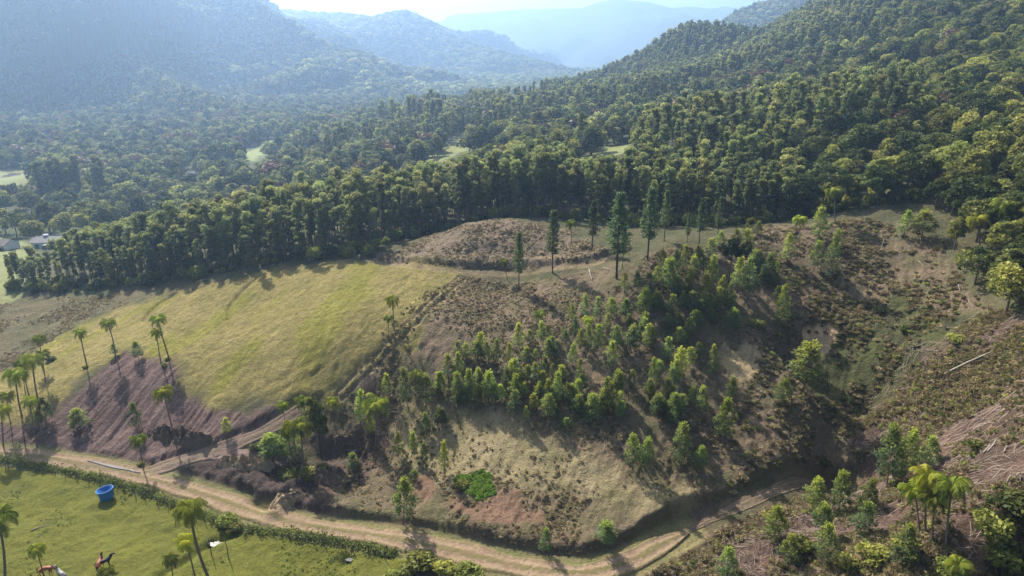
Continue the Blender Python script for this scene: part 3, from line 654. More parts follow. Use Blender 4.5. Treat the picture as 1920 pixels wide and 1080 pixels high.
def proto_arau():
    """Parana pine: dark straight trunk, candelabra of up-curved limbs ending in round tufts"""
    hgt = 10.; t = MB(); c = MB(); t.tube([(0, 0, -.6), (.05, 0, 4), (0, 0, hgt * .93)], [.2, .17, .1], 7)
    for k in range(30):
        a_ = k * 2.39996; tier = k % 4; rr = (2.9, 2.4, 1.7, .9)[tier] * rng.uniform(.75, 1.08); z0 = hgt * (.74, .79, .84, .89)[tier]; z1 = z0 + (.55, .8, .9, .9)[tier]
        tip = np.array((math.cos(a_) * rr, math.sin(a_) * rr, z1)); mid = np.array((math.cos(a_) * rr * .55, math.sin(a_) * rr * .55, z0 - .1))
        t.tube([(0, 0, z0), mid, tip], [.06, .05, .03], 4, False)
        for q in range(3):
            cc = mid * (1 - .5 * q) + tip * .5 * q if q < 2 else tip; cc = cc + rng.normal(size=3) * .14
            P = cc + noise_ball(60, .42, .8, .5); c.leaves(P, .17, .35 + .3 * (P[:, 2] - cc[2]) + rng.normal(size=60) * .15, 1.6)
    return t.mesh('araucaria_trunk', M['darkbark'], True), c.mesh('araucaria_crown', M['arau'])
def proto_bush(i, leaves=700, mat='broad'):
    c = MB(); t = MB(); t.tube([(0, 0, -.2), (0, 0, .5)], [.06, .03], 5)
    for k in range(8):
        a_ = k * 2.4; rr = rng.uniform(.1, .6); cc = np.array((math.cos(a_) * rr, math.sin(a_) * rr, rng.uniform(.25, .9))); m_ = leaves // 8
        t.tube([(0, 0, .2), cc], [.03, .01], 3, False)
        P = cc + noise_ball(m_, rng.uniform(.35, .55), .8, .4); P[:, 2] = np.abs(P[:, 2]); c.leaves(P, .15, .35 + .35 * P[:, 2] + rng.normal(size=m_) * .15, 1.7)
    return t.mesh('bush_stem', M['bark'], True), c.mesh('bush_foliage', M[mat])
EUC = [proto_euc(i) for i in range(6)]
YNG = [proto_young(i, (.8, 1, 1.15, .9, 1.3, .7, 1.05)[i], (900, 1500, 1300, 1100, 1700, 700, 1400)[i]) for i in range(7)]
BRD = [proto_broad(i, wid=(3.2, 3.8, 3.4, 4.2, 3.0, 3.6)[i], hgt=(10.5, 9.5, 9, 10, 11.5, 8.5)[i]) for i in range(6)]
PLM = [proto_palm(i, (18, 20, 17, 19, 15)[i], (1, .9, 1.15, 1.0, 1.25)[i]) for i in range(5)]
PIN = [proto_pine(i) for i in range(2)]; ARA = proto_arau(); BSH = [proto_bush(i) for i in range(3)]
KIND = {}
def plant(kind, pair, x, y, hgt, unit, label, cat, group=None, rz=None, wid=1.0, tilt=0.0, crown=1.0, sink=.05, names=('trunk', 'crown')):
    s = hgt / unit; o = empty(kind, (x, y, H(x, y) - sink), random.uniform(0, 6.28) if rz is None else rz)
    o.scale = (s * wid, s * wid, s)
    if tilt: o.rotation_euler = (Matrix.Rotation(tilt, 3, 'Y') @ Matrix.Rotation(o.rotation_euler.z, 3, 'Z')).to_euler()
    if kind == 'young_tree':
        o.scale.x *= random.uniform(.82, 1.2); o.rotation_euler.x = random.uniform(-.07, .07); o.rotation_euler.y = random.uniform(-.07, .07)
    tag(o, label, cat, group)
    link(names[0], pair[0], o); c_ = link(names[1], pair[1], o)
    if len(pair) > 2: link('dead_fronds', pair[2], o)
    if crown != 1.0:
        c_.scale = (crown,) * 3; c_.location.z = unit * (1 - crown) * .93
    return o
def place_px(bx, by, topy):
    x, y, z = hit(bx, by); _, b = ray(bx, topy); return x, y, (CAM_H + b * y) - H(x, y)

#__PART2__
# ------------------------------------------------------------ palms
PALMS = [  # base x, base y, crown centre x, crown centre y, crown scale, label
 (79,690,74,640,1,'palm with a yellowish crown standing farthest back in the clump left of the field'),
 (85,715,81,668,.9,'bright yellow-green palm just below the rearmost palm of the left-hand clump, beside its shadow'),
 (72,755,61,676,1.05,'tall dark green palm with the longest trunk on the right side of the left-hand clump'),
 (54,741,41,687,1,'palm half hidden behind the tall dark palm of the left-hand clump'),
 (41,780,29,704,1.1,'broad-crowned palm in the middle of the left-hand clump, its trunk leaning left'),
 (49,747,44,708,.85,'thin short-crowned palm between two taller palms of the left-hand clump'),
 (20,795,13,748,1,'drooping palm at the left border of the field below the palm clump'),
 (66,816,57,755,.95,'bright green palm standing lowest of the left clump, above the bare brown soil'),
 (6,835,2,770,1,'pale palm cut by the left edge of the picture above the dirt road'),
 (163,686,151,626,.85,'lone palm with sparse hanging fronds, right of the left-hand palm clump'),
 (217,672,201,609,.9,'lone palm leaning left with a small round dark tree at its foot'),
 (316,668,297,602,.9,'upper palm of the pair at the head of the bare furrowed soil'),
 (302,681,294,628,.9,'lower palm of the pair at the head of the bare furrowed soil'),
 (325,812,307,738,1,'lone palm with a compact dark crown in the middle of the bare furrowed soil'),
 (268,880,259,828,1.1,'short palm at the fork of the dirt road and the field track'),
 (739,619,735,567,1,'taller grey-green palm of the pair beside the wheel ruts on the slope'),
 (729,637,728,602,.85,'short bright yellow-green palm of the pair beside the wheel ruts on the slope'),
 (535,795,530,765,1.15,'yellow-green palm left of the dark leafy tree above the field track'),
 (575,800,569,755,1.1,'yellow-green palm pressed against the left side of the dark leafy tree'),
 (628,800,624,757,1.1,'small palm with wide arching fronds right of the dark leafy tree'),
 (703,846,701,760,1.2,'dark palm with heavy drooping fronds beside the pond'),
 (558,866,549,803,1.1,'middle palm of the cluster above the green thicket by the mud path'),
 (570,884,562,800,1.1,'foremost palm with a pale trunk in the cluster above the green thicket'),
 (550,866,538,812,1,'left palm of the cluster above the green thicket by the mud path'),
 (785,763,780,706,1,'dark palm among the first young trees right of the bare shrub'),
 (1016,628,1011,594,1.1,'small round-crowned palm at the upper edge of the young tree stand'),
 (1106,637,1103,605,1,'pale palm crown sunk among the young trees of the upper stand'),
 (1499,468,1499,415,1.1,'lone dark green palm on the bare hilltop near the forest edge'),
 (1072,458,1070,424,1.1,'palm in front of the dark pines behind the mound'),
 (953,528,945,495,1,'weeping pale palm leaning against the tall pine by the hill track'),
 (393,1088,358,950,.8,'very tall leaning palm by the hedge in the near pasture'),
 (368,1090,350,1018,.95,'bright yellow-green palm in the middle of three in the near pasture'),
 (328,1098,321,1052,.95,'shorter palm left of the three in the near pasture'),
 (84,1084,69,1034,.95,'grey-green palm in the near pasture with a brown horse at its foot'),
 (205,1112,200,1076,1.1,'yellow-green palm crown at the bottom of the picture below two horses'),
 (9,1090,-8,972,1,'bare crooked palm trunk at the left edge of the near pasture'),
 (1725,998,1716,918,1.15,'left palm of the bright clump on the cleared hillside, its crown hanging wide'),
 (1735,999,1742,892,1,'highest-reaching palm of the bright clump on the cleared hillside'),
 (1748,1017,1752,936,1.05,'front palm with a pale trunk and yellow fronds in the bright hillside clump'),
 (1774,1021,1787,908,1.15,'right palm of the bright clump, its trunk in shade, on the cleared hillside'),
 (1806,1108,1800,1062,1.4,'short bushy palm at the bottom edge below the bright hillside clump'),
 (1887,455,1885,385,1.3,'palm rising out of the dense forest at the right edge of the picture'),
 (1838,470,1832,412,1.4,'palm with drooping fronds at the edge of the forest right of the clearing'),
 (1566,420,1564,362,1.2,'palm standing in the forest behind the bare hilltop'),
]
for k, (bx, by, cx, cyy, cs, lab) in enumerate(PALMS):
    x, y, hh = place_px(bx, by, cyy - 9)
    xt = ray(cx, cyy)[0] * y; tl = max(-.35, min(.35, math.atan2(xt - x, hh * .9)))
    plant('palm_tree', PLM[k % 5], x, y, hh, 9.0, lab, 'palm', 'palms scattered over fields and slopes', tilt=tl, crown=cs * 1.15 * min(1.5, 1 + max(0, (7.0 - hh)) * .07), sink=.1, wid=1.0)

# ------------------------------------------------------------ young eucalyptus on the slope: centre x, top y, base y, width px
def Zm(ox, oy, s, l): return [(ox + a / s, oy + b / s, oy + c / s, d / s) for a, b, c, d in l]
G1 = Zm(800, 540, 4.8, [(195,600,830,130),(290,580,850,110),(280,470,640,100),(350,490,640,100),(490,390,640,120),(455,480,680,130),(555,480,680,90),(620,460,690,90),(820,320,580,120),(740,490,680,90),(890,530,700,110),(925,380,520,90),(1040,300,520,100),(1090,330,480,80),(1110,460,660,160),(975,550,660,80),(100,750,970,110),(375,730,1000,130),(460,710,960,100),(555,740,1020,140),(625,850,1040,80),(720,720,940,130),(760,660,800,80),(820,720,920,100),(900,690,850,110),(980,670,880,110),(1060,620,850,100),(1120,680,820,70),(1220,690,830,120),(880,850,1000,90),(1020,840,980,100),(1100,820,1000,120),(1165,790,930,90),(1185,640,720,60),(1080,950,1090,150),(1260,850,1040,90),(1350,820,1000,130),(1370,980,1100,100),(1520,960,1120,150),(1610,900,1080,130),(1720,750,1010,110),(1310,500,700,120),(1380,370,560,90),(1450,330,590,100),(1540,320,560,120),(1660,480,730,130),(1700,340,600,110),(1830,330,600,110),(1335,250,440,90),(1300,140,300,90),(1420,60,290,110),(1525,80,300,100),(1660,90,260,110),(1790,100,280,120),(1820,230,350,70),(1620,220,400,90),(1250,370,520,80),(770,940,1100,90)])
G2 = Zm(1150, 400, 4.8, [(100,540,720,90),(210,520,700,100),(320,530,720,120),(500,400,760,170),(380,480,650,100),(630,280,520,120),(740,290,520,120),(860,220,420,120),(960,160,330,90),(1200,140,360,160),(1110,140,300,100),(880,380,640,150),(820,540,860,180),(660,500,760,130),(700,700,900,130),(1120,390,720,140),(1220,400,760,130),(1370,350,640,150),(1450,430,620,100),(1060,710,860,100),(620,700,850,80),(520,720,920,110),(270,680,930,160),(110,770,950,120),(400,700,900,110),(250,910,1000,70),(140,900,1020,70),(590,900,1060,120),(480,900,1040,90),(760,880,1000,90),(890,860,990,90),(1260,330,500,120),(960,560,820,100),(560,560,760,120),(1290,70,200,100),(1190,90,200,90),(560,330,560,110),(450,330,560,100),(700,380,640,110),(1030,620,820,90),(930,660,880,110),(780,330,560,110)])
G3 = Zm(1150, 600, 4.8, [(30,450,680,90),(70,730,850,100),(320,520,700,120),(380,660,880,130),(550,650,950,180),(690,590,760,90),(800,600,850,140),(150,50,270,130),(30,60,260,110),(180,1030,1150,150),(610,930,1160,140)])
G3 += [(640 + a / 3, 720 + b / 3, 720 + c / 3, d / 3) for a, b, c, d in [(700,0,110,80),(760,10,130,80),(850,0,110,90),(965,30,190,70),(1170,50,200,120),(1290,0,110,90),(1330,60,180,80),(1420,55,210,130),(1490,30,160,110),(1545,0,80,70),(1575,90,170,60),(1730,0,80,80),(1780,60,150,90),(1860,50,190,120),(900,0,100,80),(1110,0,80,70),(1040,130,240,50),(540,0,70,80),(1265,190,250,70),(1080,60,150,70)]]
SOLO = [  # individually recognisable young trees
 ((1475,440,495,25),'young eucalyptus with a narrow pale crown left of the lone palm on the hilltop'),
 ((1533,452,503,34),'round dark young tree casting a long shadow on the bare hilltop'),
 ((1463,533,611,24),'narrow columnar young eucalyptus alone above the bare dark slope'),
 ((1371,579,625,33),'rounded yellow-green young eucalyptus below the araucaria'),
 ((1250,631,682,32),'yellow-topped young eucalyptus left of a dark-trunked one in the middle of the slope'),
 ((1275,613,646,28),'small rounded young eucalyptus above the yellow-topped one in the middle of the slope'),
 ((1273,650,718,31),'young eucalyptus with a visible thin trunk left of the straw-coloured patch'),
 ((1292,652,690,24),'low young eucalyptus leaning over its neighbour left of the straw-coloured patch'),
 ((1309,641,678,22),'slim young eucalyptus near the upper corner of the straw-coloured patch'),
 ((1336,648,710,25),'pale young eucalyptus touching the left edge of the straw-coloured patch'),
 ((1369,708,762,29),'bright young eucalyptus below the straw-coloured patch'),
 ((1352,750,832,44),'large vivid green young eucalyptus with a dark lower crown below the straw-coloured patch'),
 ((1506,644,732,62),'largest rounded young tree, grey-green, beside the dark ravine'),
 ((1463,710,760,30),'smaller grey-green young tree at the lower left of the largest rounded one'),
 ((1186,815,880,30),'left half of the twin young eucalyptus at the top of the grass slope'),
 ((1208,818,882,28),'right half of the twin young eucalyptus at the top of the grass slope'),
 ((1275,795,872,42),'broad young eucalyptus with a long diagonal shadow right of the twin trees'),
 ((1310,838,884,31),'dark shaded young eucalyptus touching the broad one with the diagonal shadow'),
 ((1135,976,1022,38),'round grey-green young tree low on the bank near the track bend'),
 ((1452,948,1008,48),'round yellow-green young tree between the track and the thicket below it'),
 ((1662,797,915,50),'tallest of the young eucalyptus on the cleared hillside, left stem of a double crown'),
 ((1690,800,905,42),'right stem of the tall double-crowned eucalyptus on the cleared hillside'),
 ((1740,821,880,38),'grey-green young tree right of the tall double-crowned eucalyptus'),
 ((1522,896,958,44),'rounded young tree nearest the bend of the rising track'),
 ((1572,887,962,42),'young tree with pale lower leaves between two others beside the rising track'),
 ((1618,896,965,36),'young tree right of the row of three beside the rising track'),
 ((1611,940,1005,38),'young tree directly in front of the row of three beside the rising track'),
 ((1541,945,998,34),'dark young tree below the first of the row of three'),
 ((1546,981,1055,40),'bright young eucalyptus with a bare trunk low on the cleared hillside'),
 ((1476,1005,1062,38),'pale small tree lowest in the thicket beside the bare soil'),
 ((1690,985,1060,44),'dark leafy young tree left of the trunks of the bright palm clump'),
 ((1362,1030,1085,44),'pale young tree on the bare soil at the bottom edge of the picture'),
 ((800,773,822,26),'young tree with a clear thin trunk at the left end of the straw grass'),
 ((828,763,800,30),'low spreading young tree above the left end of the straw grass'),
 ((858,735,760,22),'pale low young tree between the stand and the straw grass'),
 ((747,811,857,23),'young tree with a dark shadow right of the pond'),
 ((777,811,860,20),'thin young tree behind the pale sparse one right of the pond'),
 ((794,832,878,20),'pale sparse young tree above the red clay patch'),
 ((834,826,890,22),'orange-tipped young tree with a bare trunk above the lime green patch'),
 ((757,896,984,48),'tall conical young eucalyptus standing alone above the dirt road'),
 ((662,848,884,24),'small tree in the shade in front of the pond'),
 ((694,780,818,22),'yellow-green small tree beside the drooping palm'),
 ((776,880,902,22),'low green shrub between the pale sparse tree and the red clay patch'),
 ((1020,990,1038,30),'small round tree with orange tips low on the bank above the dirt road'),
 ((1055,610,627,10),'tiny lone seedling in the shadow of the tall pine'),
 ((858,696,744,26),'lime-green young eucalyptus at the lower left end of the upper stand'),
 ((825,697,742,24),'lime-green young tree left of the stand, right of the dark palm'),
 ((858,735,757,24),'pale shrub-like young tree at the foot of the stand'),
 ((260,640,675,22),'round yellow-topped tree at the head of the bare furrowed soil'),
 ((216,645,668,14),'small round dark tree at the foot of the leaning palm on the field'),
 ((150,768,806,40),'spreading yellow-green tree low on the bare soil near the road'),
 ((257,755,803,24),'thin pale tree in the middle of the furrowed bare soil'),
 ((425,783,815,22),'small yellow tree on the bare soil above the field track'),
 ((87,748,792,28),'thin yellowish tree right of the left-hand palm clump'),
 ((75,770,800,22),'low yellow-green sapling under the left-hand palm clump'),
 ((692,458,480,21),'small round bush at the left foot of the mound, against the forest'),
 ((1693,395,447,26),'slender twisted tree at the right end of the bare hilltop'),
 ((1728,395,450,40),'light green tree right of the slender one where the forest meets the clearing'),
 ((1558,430,527,14),'very thin tall sapling alone on the bare hilltop'),
 ((1535,388,452,30),'rounded light green tree just right of the lone hilltop palm'),
 ((512,815,866,44),'leafy young tree left of the palm cluster by the mud path'),
 ((545,800,862,40),'dense young tree behind the palm cluster by the mud path'),
 ((765,690,768,30),'dark slender tree just left of the dark palm among the first young trees'),
 ((798,702,765,34),'dark shaded tree just right of the dark palm among the first young trees'),
 ((728,700,748,20),'faint sparse tree above the drooping palm'),
 ((676,730,795,26),'sparse light green tree between the small palm and the drooping palm'),
]
def where(cx, cy_, lx, ly, name):
    dx, dy = cx - lx, cy_ - ly; d = math.hypot(dx, dy); v = 'above' if dy < -.4 * abs(dx) else ('below' if dy > .4 * abs(dx) else ''); hz_ = 'right' if dx > .4 * abs(dy) else ('left' if dx < -.4 * abs(dy) else '')
    far = 'close' if d < 38 else ('a little way' if d < 75 else ('some way' if d < 115 else ('far' if d < 170 else 'very far')))
    return '%s %s %s' % (far, ('%s and %s of' % (v, hz_)) if v and hz_ else (v or hz_ + ' of'), name)
def stand_label(e, grp):
    cx, ty, by, wpx = e; sz = 'tall' if by - ty > 50 else ('low' if by - ty < 34 else 'medium'); sh = 'broad' if wpx > 27 else ('slim' if wpx < 21 else ('full' if wpx > 24 else 'oval'))
    if 'araucaria' in grp: w_ = where(cx, (ty + by) / 2, 1365, 500, 'the araucaria')
    elif 'left' in grp: w_ = where(cx, (ty + by) / 2, 1011, 608, 'the small round-crowned palm') if cx > 950 else where(cx, (ty + by) / 2, 782, 730, 'the dark drooping palm')
    else: w_ = where(cx, (ty + by) / 2, 1196, 845, 'the twin young trees')
    return '%s %s young eucalyptus %s' % (sz, sh, w_)
def plant_young(e, lab, grp, k):
    cx, ty, by, wpx = e
    if grp: lab = stand_label(e, grp)
    x, y, hh = place_px(cx, by, ty); sl = math.sqrt(x * x + y * y + (CAM_H - H(x, y)) ** 2)
    wm = wpx * sl / FPX; pr = YNG[k % 7]; unitw = 2.4 * (.8, 1, 1.15, .9, 1.3, .7, 1.05)[k % 7] * hh / 5.0
    if wpx > 28 and wpx > .62 * (by - ty): pr = YNG[(1, 2, 4)[k % 3]]; unitw = 2.4 * (1, 1.15, 1.3)[k % 3] * hh / 5
    return plant('young_tree', pr, x, y, hh, 5.0, lab, 'young tree', grp, wid=float(np.clip(1.05 * wm / unitw, .7, 2.0)))
k = 0
for e, lab in SOLO: plant_young(e, lab, None, k); k += 1
for G_, lab, grp in ((G1, 'young eucalyptus with yellow-green tips in the crowded stand left of the middle of the slope', 'young eucalyptus of the left stand'),
                     (G2, 'young eucalyptus crowded around the dark umbrella-topped araucaria', 'young eucalyptus around the araucaria'),
                     (G3, 'young eucalyptus in the loose lower stand above the straw-coloured grass slope', 'young eucalyptus of the lower stand')):
    for e in G_: plant_young(e, lab, grp, k); k += 1

x, y, hh = place_px(598, 850, 738); plant('broadleaf_tree', BRD[4], x, y, hh, 11.5, 'dark dense leafy tree rising behind the palm cluster near the pond', 'leafy tree', wid=.62)
x, y, hh = place_px(770, 800, 690)
# pines and the araucaria
for k, (bx, by, ty, wd, lab) in enumerate([(973,544,430,.8,'slim dark pine with the weeping palm against it beside the hill track'),(1036,512,388,1.0,'pine with a bare lower trunk right of the weeping palm'),(1156,523,352,1.15,'tallest pale green pine with a long bare trunk at the end of the hill track'),(1167,505,398,.6,'thin pine stem directly behind the tallest pine'),(1214,488,345,1.05,'broad pine with a dark bare trunk right of the tallest pine'),(1310,462,368,.9,'dark pine at the forest edge above the araucaria'),(1288,458,398,.75,'smaller pine left of the dark pine above the araucaria'),(1110,470,372,1.0,'dark pine in the shade behind the hill track'),(1245,452,352,.9,'shaded pine at the forest edge between two taller ones'),(1345,450,365,.8,'pine at the forest edge right of the dark pine above the araucaria')]):
    x, y, hh = place_px(bx, by, ty); plant('pine_tree', PIN[k % 2], x, y, hh, 14., lab, 'pine', 'pines along the forest edge', wid=wd)
x, y, hh = place_px(1364, 552, 448); plant('araucaria_tree', ARA, x, y, hh, 10., 'dark umbrella-topped araucaria standing among the young eucalyptus', 'araucaria', wid=.78)
x, y, hh = place_px(690, 745, 703)
bare = MB()
for k in range(70):
    a_ = random.uniform(0, 6.28); e_ = random.uniform(.3, 1.2); L_ = random.uniform(1.5, 3.2); m_ = np.array((math.cos(a_) * e_ * .3, math.sin(a_) * e_ * .3, L_ * .4)); t_ = np.array((math.cos(a_) * e_, math.sin(a_) * e_, L_))
    bare.tube([(0, 0, 0), m_, t_], [.03, .02, .006], 3, False)
    for q in range(5): bare.tube([m_ * .4 + t_ * .6, t_ + np.array([random.uniform(-.4, .4) for _ in range(3)])], [.012, .004], 3, False)
o = link('bare_shrub', bare.mesh('bare_shrub', M['twig'])); o.location = (x, y, H(x, y)); o.scale = (1.2,) * 3; tag(o, 'leafless grey shrub between the wheel ruts and the first young trees', 'shrub')

# bushes in hand-picked spots
BUSH = [(545,897,'pale green thicket at the foot of the palm cluster by the mud path',3.0),(572,898,'dark green thicket under the foremost palm of the cluster by the mud path',2.6),(500,838,'low green bush on the corner of the field track and the mud path',2.2),(480,842,'flat green bush beside the small puddle on the field track',1.8),
 (520,835,'green bush filling the corner behind the mud path',2.2),(600,880,'dark bush right of the palm cluster thicket',1.7),(428,985,'dark bush swelling out of the hedge beside the tall leaning palm',2.4),(440,995,'shaded bush in the hedge above the pasture ditch',1.9),
 (265,872,'yellow-green bush at the foot of the short palm at the road fork',1.0),(866,912,'dark shrub shading the left end of the lime green patch',1.5),
 (790,1062,'dark leafy bush below the hedge at the bottom of the picture',3.2),(830,1078,'broad bush below the dirt road at the bottom of the picture',3.0),(880,1085,'bush at the bottom edge right of the broad one',2.6),(760,1080,'yellow-flowering low bush at the bottom edge of the pasture',2.2),(735,1086,'yellowish weedy bush beside the last fence posts',1.8),
 (1790,640,'low bush above the fallen trunk',2.0),(1648,585,'green shrub in the weeds below the clearing',1.6),(1695,620,'lime-coloured shrub in the weeds above the ravine',1.5),(1420,612,'grassy shrub above the straw-coloured patch',2.0),(315,675,'grey-green shrub at the foot of the upper palm of the field pair',1.0),(308,686,'shrub at the foot of the lower palm of the field pair',.9),(95,676,'grey round bush beside the rear palm of the left-hand clump',1.6),(160,690,'wispy shrub at the foot of the sparse lone palm',.9),
 (1830,845,'green bush among the brushwood of the cleared hillside',2.2),(1860,1000,'dark bush at the right edge of the cleared hillside',3.4),(1900,960,'tall dark bush at the right border of the cleared hillside',3.4),(1880,1060,'dense bush in the lower right corner',3.8),(1780,1075,'bush beside the short bushy palm in the lower right corner',2.4),(1640,1050,'shaded thicket below the young trees of the cleared hillside',3.0),(1590,1070,'dark thicket at the bottom edge below the bright young eucalyptus',2.8),(1500,1030,'dark thicket behind the pale small tree',2.6),(1700,1035,'green thicket left of the bare soil under the bright palms',2.6),(1545,870,'brush at the edge of the rising track',1.5)]
def infill(poly, n_, grp, lab):
    global k
    pl = np.array(poly, float); done = 0; kk = 0
    while done < n_ and kk < 4000:
        kk += 1; cx, by_ = random.uniform(pl[:, 0].min(), pl[:, 0].max()), random.uniform(pl[:, 1].min(), pl[:, 1].max()); ins = False
        for (x0, y0), (x1, y1) in zip(poly, poly[1:] + poly[:1]):
            if (y0 > by_) != (y1 > by_) and cx < (x1 - x0) * (by_ - y0) / (y1 - y0) + x0: ins = not ins
        if not ins: continue
        plant_young((cx, by_ - random.uniform(28, 52) * (.75 + (by_ - 450) / 700), by_, random.uniform(17, 30)), lab, grp, random.randint(0, 6)); done += 1
infill([(1160,560),(1250,500),(1400,465),(1480,500),(1500,560),(1400,585),(1330,640),(1210,660),(1080,650),(1100,600)], 18, 'young eucalyptus around the araucaria', 'young eucalyptus crowded around the dark umbrella-topped araucaria')
infill([(840,690),(930,660),(1080,640),(1150,690),(1120,760),(1000,770),(860,745)], 10, 'young eucalyptus of the left stand', 'young eucalyptus with yellow-green tips in the crowded stand left of the middle of the slope')
infill([(1120,740),(1290,690),(1320,760),(1290,800),(1130,790)], 12, 'young eucalyptus of the lower stand', 'young eucalyptus in the loose lower stand above the straw-coloured grass slope')
for k, (bx, by, lab, sz) in enumerate(BUSH):
    x, y, z = hit(bx, by); o = empty('bush', (x, y, H(x, y) - .08), random.uniform(0, 6)); s = sz / 1.4; o.scale = (s * random.uniform(.9, 1.25), s * random.uniform(.9, 1.2), s * random.uniform(.7, .95)); tag(o, lab, 'bush', 'bushes')
    link('stem', BSH[k % 3][0], o); link('foliage', BSH[k % 3][1], o)

# ------------------------------------------------------------ forests: where trees stand
def interp(px, l): l = np.array(l); return np.interp(px, l[:, 0], l[:, 1])
edge = [(25,556),(100,553),(200,546),(340,531),(450,511),(540,498),(640,488),(692,474)]
eY = [(p[0], hit(*p)[1]) for p in edge]; eY = [(-200, eY[0][1] - 2)] + eY + [(740, 158), (850, 164), (1000, 166), (1100, 164), (1180, 158), (1250, 156), (1330, 154), (1420, 153), (1480, 152)]
nY = [(1480,152),(1560,149),(1700,145),(1740,141)] + [(p[0], hit(*p)[1]) for p in ((1762,470),(1802,535),(1838,590),(1872,625),(1908,668))] + [(2100, 78), (2400, 74)]
fullY = eY + nY[1:]
depth = [(-200,12),(25,18),(100,22),(300,34),(640,42),(740,44),(900,55),(1100,60),(1480,60)]
def gridpts(x0, x1, y0, y1, s, jit=.42):
    gx, gy = np.meshgrid(np.arange(x0, x1, s), np.arange(y0, y1, s)); n_ = gx.size
    return gx.ravel() + rng.uniform(-jit, jit, n_) * s, gy.ravel() + rng.uniform(-jit, jit, n_) * s
def colpx(x, y): z = Hq(x, y); return proj(x, y, z) + (z,)
def excl(px, py, polys):
    m = np.zeros(px.shape, bool)
    for poly in polys:
        c_ = np.zeros(px.shape, bool)
        for (x0, y0), (x1, y1) in zip(poly, poly[1:] + poly[:1]): c_ ^= ((y0 > py) != (y1 > py)) & (px < (x1 - x0) * (py - y0) / (y1 - y0 + 1e-9) + x0)
        m |= c_
    return m
def drop(poly, d):
    'widen an opening towards the camera so that the trees in front do not close it'
    cy0 = (min(p[1] for p in poly) + max(p[1] for p in poly)) / 2
    return [(x, y + (d if y > cy0 else 0)) for x, y in poly]
OPEN = [[(-80,318),(64,316),(62,352),(-80,356)],[(452,284),(500,262),(560,260),(604,266),(560,276),(505,284),(490,300),(456,308)],[(338,332),(345,318),(350,300),(362,300),(372,318),(385,332)],
        [(1075,290),(1120,277),(1178,270),(1185,282),(1120,298)],[(-80,436),(62,446),(50,500),(30,570),(-80,570)],[(735,310),(790,292),(850,266),(905,241),(930,246),(885,277),(835,302),(790,318)],[(1645,134),(1700,121),(1805,115),(1805,126),(1720,138)],
        [(896,172),(1015,166),(1015,187),(900,193)],[(70,455),(135,452),(135,478),(70,480)],[(225,422),(240,405),(264,402),(250,426)]]
OPEN = [drop(p, d) for p, d in zip(OPEN, (18, 48, 22, 60, 0, 34, 8, 14, 0, 8))]
ex, ey = gridpts(-190, 120, 120, 260, 2.55, .35); epx, epy, ez = colpx(ex, ey); ef = interp(epx, eY)
keepe = (epx > 22) & (epx < 1490) & (ey > ef + 3.2) & (ey < ef + interp(epx, depth)) & (rng.random(ex.size) < np.where(ey < ef + 14, .8, .55))
E = np.c_[ex, ey, ez][keepe]; Eh = rng.uniform(11, 18.5, len(E)) * np.interp(epx[keepe], [20, 120, 400, 700, 1000, 1400], [.62, .72, .95, 1.0, .98, .78])
dfr = (ey - ef)[keepe]; Eh = Eh * np.where((epx[keepe] < 800), np.interp(dfr, [0, 6, 14], [.66, .8, 1.0]), 1.0)
# eucalyptus woods further back on the right ridge
bx_, by_ = gridpts(-420, 900, 200, 960, 6.2); bqx, bqy, bqz = colpx(bx_, by_)
kd = fbm(bx_ / 70, by_ / 70, 200, 3)
inr = (bqx > 560) & (bqx < 2250) & (by_ > interp(bqx, fullY) + interp(bqx, depth + [(1500, 0)]) + 1) & (bqz > -6) & ~excl(bqx, bqy, OPEN)
ridge = (bqy < interp(bqx, [(900,240),(1100,215),(1240,200),(1400,150),(1560,90),(1700,60)])) & (bqx > 880) & (bqx < 1640)
ise = inr & ((ridge & (kd > -.2)) | (~ridge & (kd > .3)))
E2 = np.c_[bx_, by_, bqz][ise]; E2h = rng.uniform(10, 19, len(E2))
E2 = np.r_[E2, E2[ridge[ise]] + np.array((2.8, 2.3, 0))]; E2h = np.r_[E2h, rng.uniform(12, 18, len(E2) - len(E2h))]; E2[:, 2] = Hq(E2[:, 0], E2[:, 1])
# broadleaf: right hillside, near forest edge, valley
nx, ny = gridpts(20, 330, 60, 205, 4.6); npx, npy, nz = colpx(nx, ny)
nearb = (npx > 1440) & (npx < 2400) & (ny > interp(npx, fullY) + 2) & (npy > 200) & (rng.random(nx.size) < .9)
isb = inr & ~ise & ~((bqx > 1440) & (by_ < 205))
vx, vy = gridpts(-1500, 330, 170, 1150, 7.4); vpx, vpy, vz = colpx(vx, vy)
inv = (vpx > -260) & (vpx < 980) & (vy > np.maximum(interp(vpx, eY) + interp(vpx, depth) + 3, 190)) & ~excl(vpx, vpy, OPEN) & ~((bool(0)) | ((vpx > 560) & (vz > -6) & (vy < 900)))
inv &= (rng.random(vx.size) < np.where(vpx < 150, np.where(vpy > 400, .35, .8), .86)) & (vz < 40)
B = np.r_[np.c_[nx, ny, nz][nearb], np.c_[bx_, by_, bqz][isb], np.c_[vx, vy, vz][inv]]
Bh = np.r_[rng.uniform(5.5, 11, nearb.sum()), rng.uniform(6.5, 12.5, isb.sum()), rng.uniform(7, 13, inv.sum())]
small = (Hq(B[:, 0], B[:, 1]) > -100)
